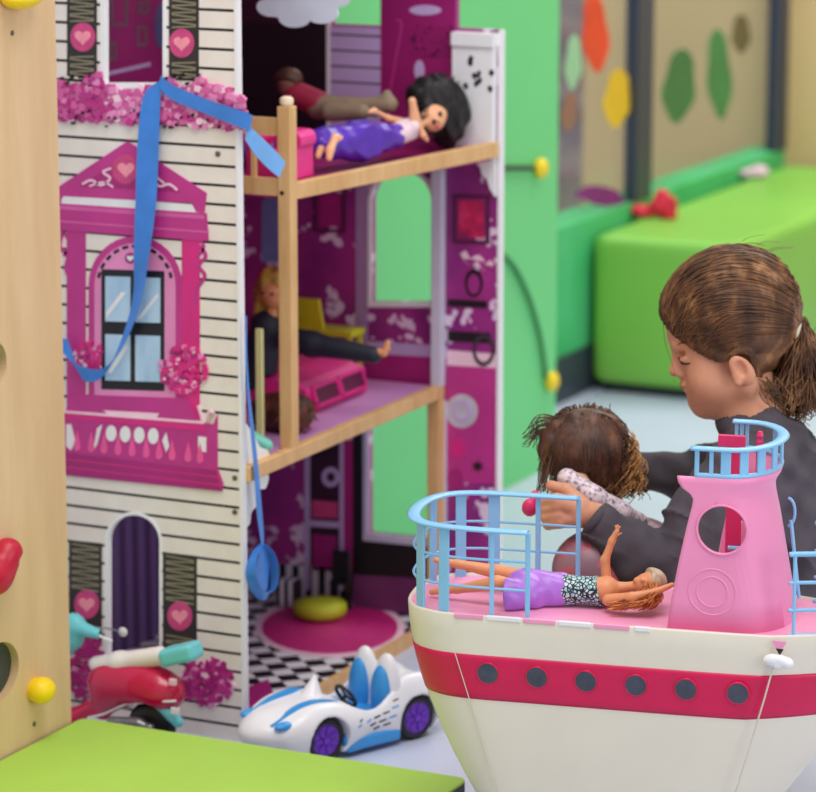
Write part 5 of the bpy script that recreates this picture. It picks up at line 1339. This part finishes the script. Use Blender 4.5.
for sd_ in (-1, 1):
    obj('eyelash', G().tube(catmull([on_skin(x, y, sd_) for x, y in ((677.5, 354.5), (679.5, 357.5), (683, 358.6), (688, 357.0))], 5), np.r_[np.linspace(.9, 1.7, 8), np.linspace(1.7, .6, 8)] * S, 6).geo(), lash, person, True)
    obj('eyebrow', G().tube(catmull([on_skin(x, y, sd_) for x, y in ((676, 340), (680, 337), (686, 337.5), (692, 340))], 5), np.r_[np.linspace(.8, 1.4, 8), np.linspace(1.4, .5, 8)] * S, 6).geo(), mat('brown_brow', (150, 104, 78), .7, .1), person, True)
obj('lips', G().tube([cp(682.2, 384.5, -8), cp(680.8, 384.2, 0), cp(682.2, 384.5, 8)], 1.5 * S, 8).tube([cp(686, 390, -7), cp(684.4, 390, 0), cp(686, 390, 7)], 1.7 * S, 8).geo(), lipm, person, True)
# hair: a cap swept back to the tie, strands laid over it, then the ponytail
hair_b = hair_mat('chestnut_hair', (72, 47, 32), (116, 78, 50), (172, 126, 84), 48)
tie = cp(786, 326)
HC = cp(731, 314)
HR = px(72, 68, 64)
hcap = s_ell(HC, HR, HA)
cutp = cp(660, 322); ln = cp(740, 390) - cp(660, 322); ln /= np.linalg.norm(ln); nrm = np.cross(FH, ln); nrm = nrm if nrm @ UC > 0 else -nrm
hcap = s_int(hcap, s_half(cutp, -nrm), 8 * S)
hcap = s_un(14 * S, hcap, s_ell(cp(752, 360), px(24, 21, 38), HA), s_cap(cp(770, 330), tie, 22 * S, 9 * S))
hcap = s_sub(hcap, s_half(cp(0, 384), UC), 4 * S)
ear_keep = s_un(2 * S, s_ell(cp(736, 362, -56), px(13, 17, 14), HA), s_ell(cp(736, 362, 56), px(13, 17, 14), HA))
hcap = s_sub(hcap, ear_keep, 3 * S)
wav = lambda P: hcap(P) + .0007 * np.sin(300 * (P @ UC) + 90 * (P @ RT)) 
cc = cp(735, 318); hcv = nets(wav, cc - .115, cc + .115, .0022)
R_ = random.Random(21); paths = []
hl_n = [(660, 312, 0), (663, 319, 14), (672, 331, 32), (688, 345, 47), (706, 356, 56), (718, 357, 60), (729, 346, 62), (745, 348, 58), (752, 364, 54), (756, 378, 44), (764, 384, 26), (768, 384, 0)]
hl_c = catmull(hl_n, 10)
def to_ell(p, grow): 
    d = p - HC; q = np.array([d @ a for a in HA]) / HR; L_ = np.linalg.norm(q); return HC + d * (grow / L_)
for k in range(2300):
    t = R_.random() ** .8 if k < 1700 else R_.uniform(.6, 1); h = hl_c[int(t * (len(hl_c) - 1))]; sd_ = R_.choice((-1, 1))
    s0 = cp(h[0] + R_.uniform(-1.5, 2.5), h[1] + R_.uniform(-2.5, 2), sd_ * h[2])
    g_ = 1.0 + R_.uniform(.0, .035); side_bow = R_.uniform(-.6, 1.0); pth = []
    crown = max(0, 1 - t * 2.2)
    for u in np.linspace(0, 1, 10):
        p = s0 * (1 - u) + (tie + es * R_.uniform(-1, 1) * 2 * S) * u
        up_ = sin(pi * u) * (70 * crown * S * (0.55 + .45 * side_bow) + 10 * S * side_bow)
        p = p + eu * up_ + es * (sd_ * sin(pi * u) * 26 * S * (1 - crown * .55))
        w = min(1, max(0, (1 - u) * 5)); e_ = to_ell(p, g_)
        d_ = np.linalg.norm(p - HC)
        p2 = e_ if u < .78 else e_ * (1 - (u - .78) / .22) + p * ((u - .78) / .22)
        if u == 0: p2 = s0 * .45 + to_ell(s0, 1.0) * .55
        pth.append(p2)
    paths.append(catmull(pth, 2))
tail = []
for k in range(620):
    a = R_.uniform(0, 2 * pi); q = sqrt(R_.random()); s0 = tie + es * 9 * S * q * cos(a) + UC * 8 * S * q * sin(a)
    ex = R_.uniform(770, 822); ey = R_.uniform(380, 418) - abs(ex - 795) * .35; kk = R_.uniform(-1, 1)
    m1 = cp(800 + R_.uniform(-2, 8), 328 + R_.uniform(-8, 9), R_.uniform(-11, 11)); m2 = cp((ex + 808) / 2 + R_.uniform(-8, 8), 358 + R_.uniform(-14, 14), R_.uniform(-24, 24))
    e = cp(ex, ey, R_.uniform(-28, 28)); curl = cp(ex + R_.uniform(-14, 8), ey + R_.uniform(-8, 8), R_.uniform(-30, 30))
    tail.append(catmull([s0, m1, m2, e, curl], 6))
fly = []
for k in range(9):
    a = R_.uniform(.6, 2.6); c = HC + (ef * cos(a) * HR[0] + eu * sin(a) * HR[1]) * R_.uniform(1.0, 1.03) + es * R_.uniform(-30, 30) * S
    fly.append(catmull([c, c - ef * 10 * S + eu * R_.uniform(-1, 2) * S, c - ef * 24 * S + eu * R_.uniform(-8, 0) * S], 5))
wisp = [catmull([cp(662, 322, -16), cp(664, 340, -22), cp(671, 362, -27), cp(672, 376, -26)], 6), catmull([cp(812, 330, -10), cp(818, 318, -14), cp(822, 300, -16)], 6)]
nape = []
for k in range(60):
    s0 = cp(R_.uniform(752, 772), R_.uniform(370, 384), R_.uniform(-46, 10)); nape.append(catmull([s0, s0 + RT * R_.uniform(0, 12) * S - UC * R_.uniform(6, 14) * S, s0 + RT * R_.uniform(4, 22) * S - UC * R_.uniform(12, 28) * S], 4))
g = joined(hcv, strands(paths, .0009, .0006), strands(tail, .0010, .0005), strands(nape, .0009, .0004), strands(fly + wisp, .00045, .00025, 3))
obj('hair', g, hair_b, person, True)
obj('hair_tie', G().tube([tie + RT * 9 * S + (es * cos(t) + UC * sin(t) * .95 + RT * .2 * sin(t)) * 15.5 * S for t in np.linspace(0, 2 * pi, 24, endpoint=False)], 3.8 * S, 8, closed=True, up=RT).geo(), mat('cream_hair_tie', (238, 226, 200), .6, .05), person, True)
# dark grey long sleeved top
swm = NT('charcoal_jersey'); v_ = swm.coord(); n_ = swm.noise(v_, 14, 4)
swm.color(swm.ramp(n_, [(.3, lin((60, 56, 63))), (.7, lin((86, 79, 89)))])); swm.bsdf.inputs['Roughness'].default_value = .85; swm.bump(swm.noise(swm.coord((1, 1, 1)), 900, 1), .25, .001); swm = swm.m
SHn, ELn, WRn = cp(744, 462, -66), cp(692, 588, -92), cp(590, 503, -63)
SHf, ELf, WRf = cp(762, 482, 62), cp(696, 503, 112), cp(630, 490, 102)
torso = s_un(40 * S, s_ell(cp(768, 480), px(50, 62, 74), [RT, UC, FH]), s_ell(cp(782, 560), px(54, 80, 78), [RT, UC, FH]), s_ell(cp(776, 640), px(62, 60, 84), [RT, UC, FH]))
collar = s_cap(cp(750, 424), cp(762, 452), 36 * S, 52 * S)
armN = s_un(14 * S, s_cap(SHn, ELn, 44 * S, 38 * S), s_cap(cp(722, 476, -72), cp(672, 545, -84), 40 * S, 38 * S), s_cap(cp(738, 462, -64), cp(696, 500, -74), 40 * S, 34 * S), s_cap(ELn, cp(640, 540, -74), 36 * S, 31 * S), s_cap(cp(640, 540, -74), WRn, 31 * S, 19 * S))
armF = s_un(14 * S, s_cap(SHf, ELf, 36 * S, 27 * S), s_cap(ELf, WRf, 26 * S, 17 * S))
top_f = s_un(24 * S, torso, collar, armN, armF)
dn = lambda a, b: (np.array(b) - np.array(a)) / np.linalg.norm(np.array(b) - np.array(a))
fN = dn(cp(640, 540, -74), WRn); fold_c = cp(690, 520, -90)
def folded(P):
    d = top_f(P); u = (P @ RT) / S; w = (P @ UC) / S; z = (P @ FH) / S
    f1 = np.sin(u * .16 + w * .10 + 1.5 * np.sin(w * .045)) * np.sin(w * .06 - u * .03 + .8)
    f2 = np.sin(u * .10 - w * .19 + z * .05 + 2 * np.sin(u * .03))
    f3 = (1 - np.abs(np.sin(u * .05 + w * .075 + z * .03 + 2.2 * np.sin(w * .03 + u * .017)))) * (.4 + .6 * np.sin(u * .031 + w * .02) ** 2)
    return d + (2.2 * f1 + 1.0 * f2 - 5.5 * f3 ** 4 + 1.6) * S
top_g = s_sub(folded, s_cap(cp(744, 395), cp(755, 428), 31 * S, 33 * S), 2 * S)
top_g = s_sub(top_g, s_int(s_half(WRn - fN * 1 * S, -fN), s_sph(WRn, 40 * S), .001), 1.5 * S)
lo = np.minimum(np.minimum(cp(560, 700, -150), cp(850, 700, -150)), np.minimum(cp(560, 700, 150), cp(850, 700, 150))); hi = np.maximum(np.maximum(cp(560, 400, -150), cp(860, 400, -150)), np.maximum(cp(560, 400, 150), cp(860, 400, 150)))
obj('sweater', nets(top_g, lo, hi, .0031), swm, person, True)
cuff = G().lathe([(17.5 * S, -5 * S), (20 * S, -4 * S), (20.5 * S, 0), (20 * S, 4 * S), (17 * S, 5 * S)], WRn - fN * 4 * S, fN, 24)
obj('cuff', cuff.geo(), swm, person, True)
# crouched legs in patterned leggings, feet on the floor
lg = wallpaper_mat('rose_grey_leggings', (158, 118, 130), (136, 100, 114), (204, 96, 112), 60, .35, .42)
HPn, KNn, ANn = cp(775, 640, -46), cp(590, 560, -40), cp(672, 800, -40)
HPf, KNf, ANf = cp(775, 640, 46), cp(646, 572, 62), cp(690, 800, 66)
FL = lambda p: np.array((p[0], p[1], .045))
ANn, ANf = FL(ANn), FL(ANf)
lf = s_un(20 * S, s_ell(cp(778, 680), px(66, 56, 84), [RT, UC, FH]), s_cap(HPn, KNn, 52 * S, 36 * S), s_cap(KNn, ANn, 34 * S, 22 * S), s_cap(HPf, KNf, 52 * S, 36 * S), s_cap(KNf, ANf, 34 * S, 22 * S))
pts = np.array([HPn, KNn, ANn, HPf, KNf, ANf, cp(850, 740, -90), cp(850, 740, 90)])
obj('leggings', nets(lf, pts.min(0) - .08, pts.max(0) + .08, .005), lg, person, True)
for a in (ANn, ANf):
    ff = s_int(s_un(8 * S, s_cap(a + np.array((0, 0, -.02)), a - RT * .10 + np.array((0, 0, -.025)), .026, .02), s_cap(a, a + np.array((0, 0, -.01)), .026)), s_half((0, 0, .001), (0, 0, -1)), .002)
    obj('shoe', nets(ff, a - .15, a + .08, .003), mat('pink_shoe', (206, 90, 130), .6, .08), person, True)
sk_ = s_un(12 * S, s_cap(cp(650, 592, -100), cp(607, 577, -96), 17 * S, 12 * S), s_ell(cp(634, 592, -92), px(28, 16, 20), [RT, UC, FH]))
cc = cp(630, 586, -96)
obj('red_hem', nets(lambda P: sk_(P) + 1.2 * S * np.sin((P @ RT) / S * .3), cc - .07, cc + .07, .0026), mat('crimson_skirt_cloth', (214, 24, 64), .7, .1, 40), person, True)

# doll the child is holding: silver speckled dress, big brown curly hair
hdl = thing('fashion_doll', 'doll with bushy brown hair and silvery dress held in the hands of the child', 'doll', cp(590, 490, -25))
hd = cp(585, 448, 8)
bdy = nets_caps([(hd, hd - UC * 6 * S, 20 * S, 17 * S), (hd - UC * 14 * S, cp(578, 476, -20), 6 * S, 9 * S), (cp(578, 476, -20), cp(620, 508, -20), 7 * S, 6 * S)], .002, .004)
obj('body', bdy, skin, hdl, True)
t = NT('silver_speckled_cloth'); v_ = t.coord(); t.color(t.ramp(t.noise(v_, 210, 2), [(.42, lin((236, 214, 220))), (.56, lin((206, 190, 200))), (.66, lin((120, 110, 124)))])); t.bsdf.inputs['Roughness'].default_value = .5
dr = s_un(5 * S, s_cap(cp(566, 472, -26), cp(592, 488, -36), 10 * S, 11 * S), s_cap(cp(592, 488, -36), cp(618, 507, -22), 10 * S, 12 * S), s_cap(cp(618, 507, -22), cp(640, 520, -4), 10 * S, 8 * S))
cc = cp(600, 492, -26); obj('dress', nets(dr, cc - .1, cc + .1, .0022), t.m, hdl, True)
cc = cp(529, 494, -48); obj('pink_shoe', nets(s_un(3 * S, s_ell(cp(528, 496, -48), px(8, 9, 7), [RT, UC, FH]), s_ell(cp(533, 486, -46), px(4.5, 7, 5), [RT, UC, FH])), cc - .025, cc + .025, .0016), rose, hdl, True)
dk = hair_mat('dark_chestnut_doll_hair', (56, 33, 25), (90, 56, 40), (130, 88, 62), 45)
lt_ = hair_mat('golden_curl_hair', (140, 92, 48), (190, 136, 76), (222, 178, 116), 70)
hs = s_un(14 * S, s_ell(cp(588, 444, 14), px(40, 33, 34), [RT, UC, FH]), s_ell(cp(606, 474, 16), px(24, 30, 28), [RT, UC, FH]), s_ell(cp(556, 450, 12), px(18, 20, 20), [RT, UC, FH]), s_ell(cp(579, 462, -12), px(17, 14, 14), [RT, UC, FH]))
hs2 = lambda P: hs(P) + 1.3 * S * np.sin((P @ RT) / S * .28 + (P @ UC) / S * .1) * np.sin((P @ UC) / S * .16)
cc = cp(585, 458, 14); hv = nets(hs2, cc - .09, cc + .09, .003)
R_ = random.Random(31); paths = []; curls = []
for k in range(620):
    a = R_.uniform(0, 2 * pi); c = cp(588, 440, 12); p = c + RT * 38 * S * cos(a) + UC * 30 * S * sin(a) + FH * R_.uniform(-26, 26) * S
    e = p + RT * R_.uniform(-10, 12) * S - UC * R_.uniform(6, 40) * S + FH * R_.uniform(-8, 8) * S
    paths.append(catmull([c + (p - c) * .5 + UC * 6 * S, p, e, e - UC * R_.uniform(0, 12) * S + RT * R_.uniform(-8, 8) * S], 5))
for k in range(520):      # locks falling over the near side
    x0 = R_.uniform(556, 620); dz = lambda x, y: 14 - 43 * sqrt(max(.05, 1 - ((x - 588) / 44) ** 2)) * sqrt(max(.1, 1 - ((y - 450) / 46) ** 2))
    x1, x2, x3 = x0 * .55 + 588 * .45, x0, x0 + R_.uniform(-6, 6); y3 = R_.uniform(466, 490) if not 560 < x0 < 592 else R_.uniform(458, 468)
    paths.append(catmull([cp(x1, 415 + R_.uniform(0, 4), dz(x1, 417)), cp(x2, 430, dz(x2, 430) - 2), cp(x2 + R_.uniform(-3, 3), 450, dz(x2, 450) - 2 + R_.uniform(-2, 2)), cp(x3, y3, dz(x3, y3))], 5))
for k in range(40):      # wisps to the left
    y = R_.uniform(420, 440); paths.append(catmull([cp(560, y, 10), cp(542 + R_.uniform(-4, 4), y - 4, 8), cp(528 + R_.uniform(-6, 10), y + R_.uniform(2, 14), 6)], 5))
for k in range(34):
    x = R_.uniform(536, 556); paths.append(catmull([cp(562, 440, 8), cp(x + 4, 456, 2), cp(x, 478 + R_.uniform(0, 12), 0), cp(x + R_.uniform(-6, 4), 488 + R_.uniform(0, 8), 0)], 5))
paths += [catmull([cp(604, 418, 8), cp(609, 412, 8), cp(611, 405, 8)], 5) for _ in range(3)]
for k in range(260):
    x = R_.uniform(608, 634); y = R_.uniform(436, 470) ; ph = R_.uniform(0, 6); z = R_.uniform(-8, 30); dr_ = R_.uniform(-2, 5)
    curls.append(np.array([cp(x + dr_ * u * 3 + 5 * sin(ph + u * 9), y + u * 34, z + 5 * cos(ph + u * 9)) for u in np.linspace(0, 1, 14)]))
h1_ = obj('hair', joined(hv, strands(paths, .0008, .0004)), dk, hdl, True)
h2_ = obj('hair', strands(curls, .0009, .0006), lt_, hdl, True); h2_['label'] = 'golden curly ends of the hair'
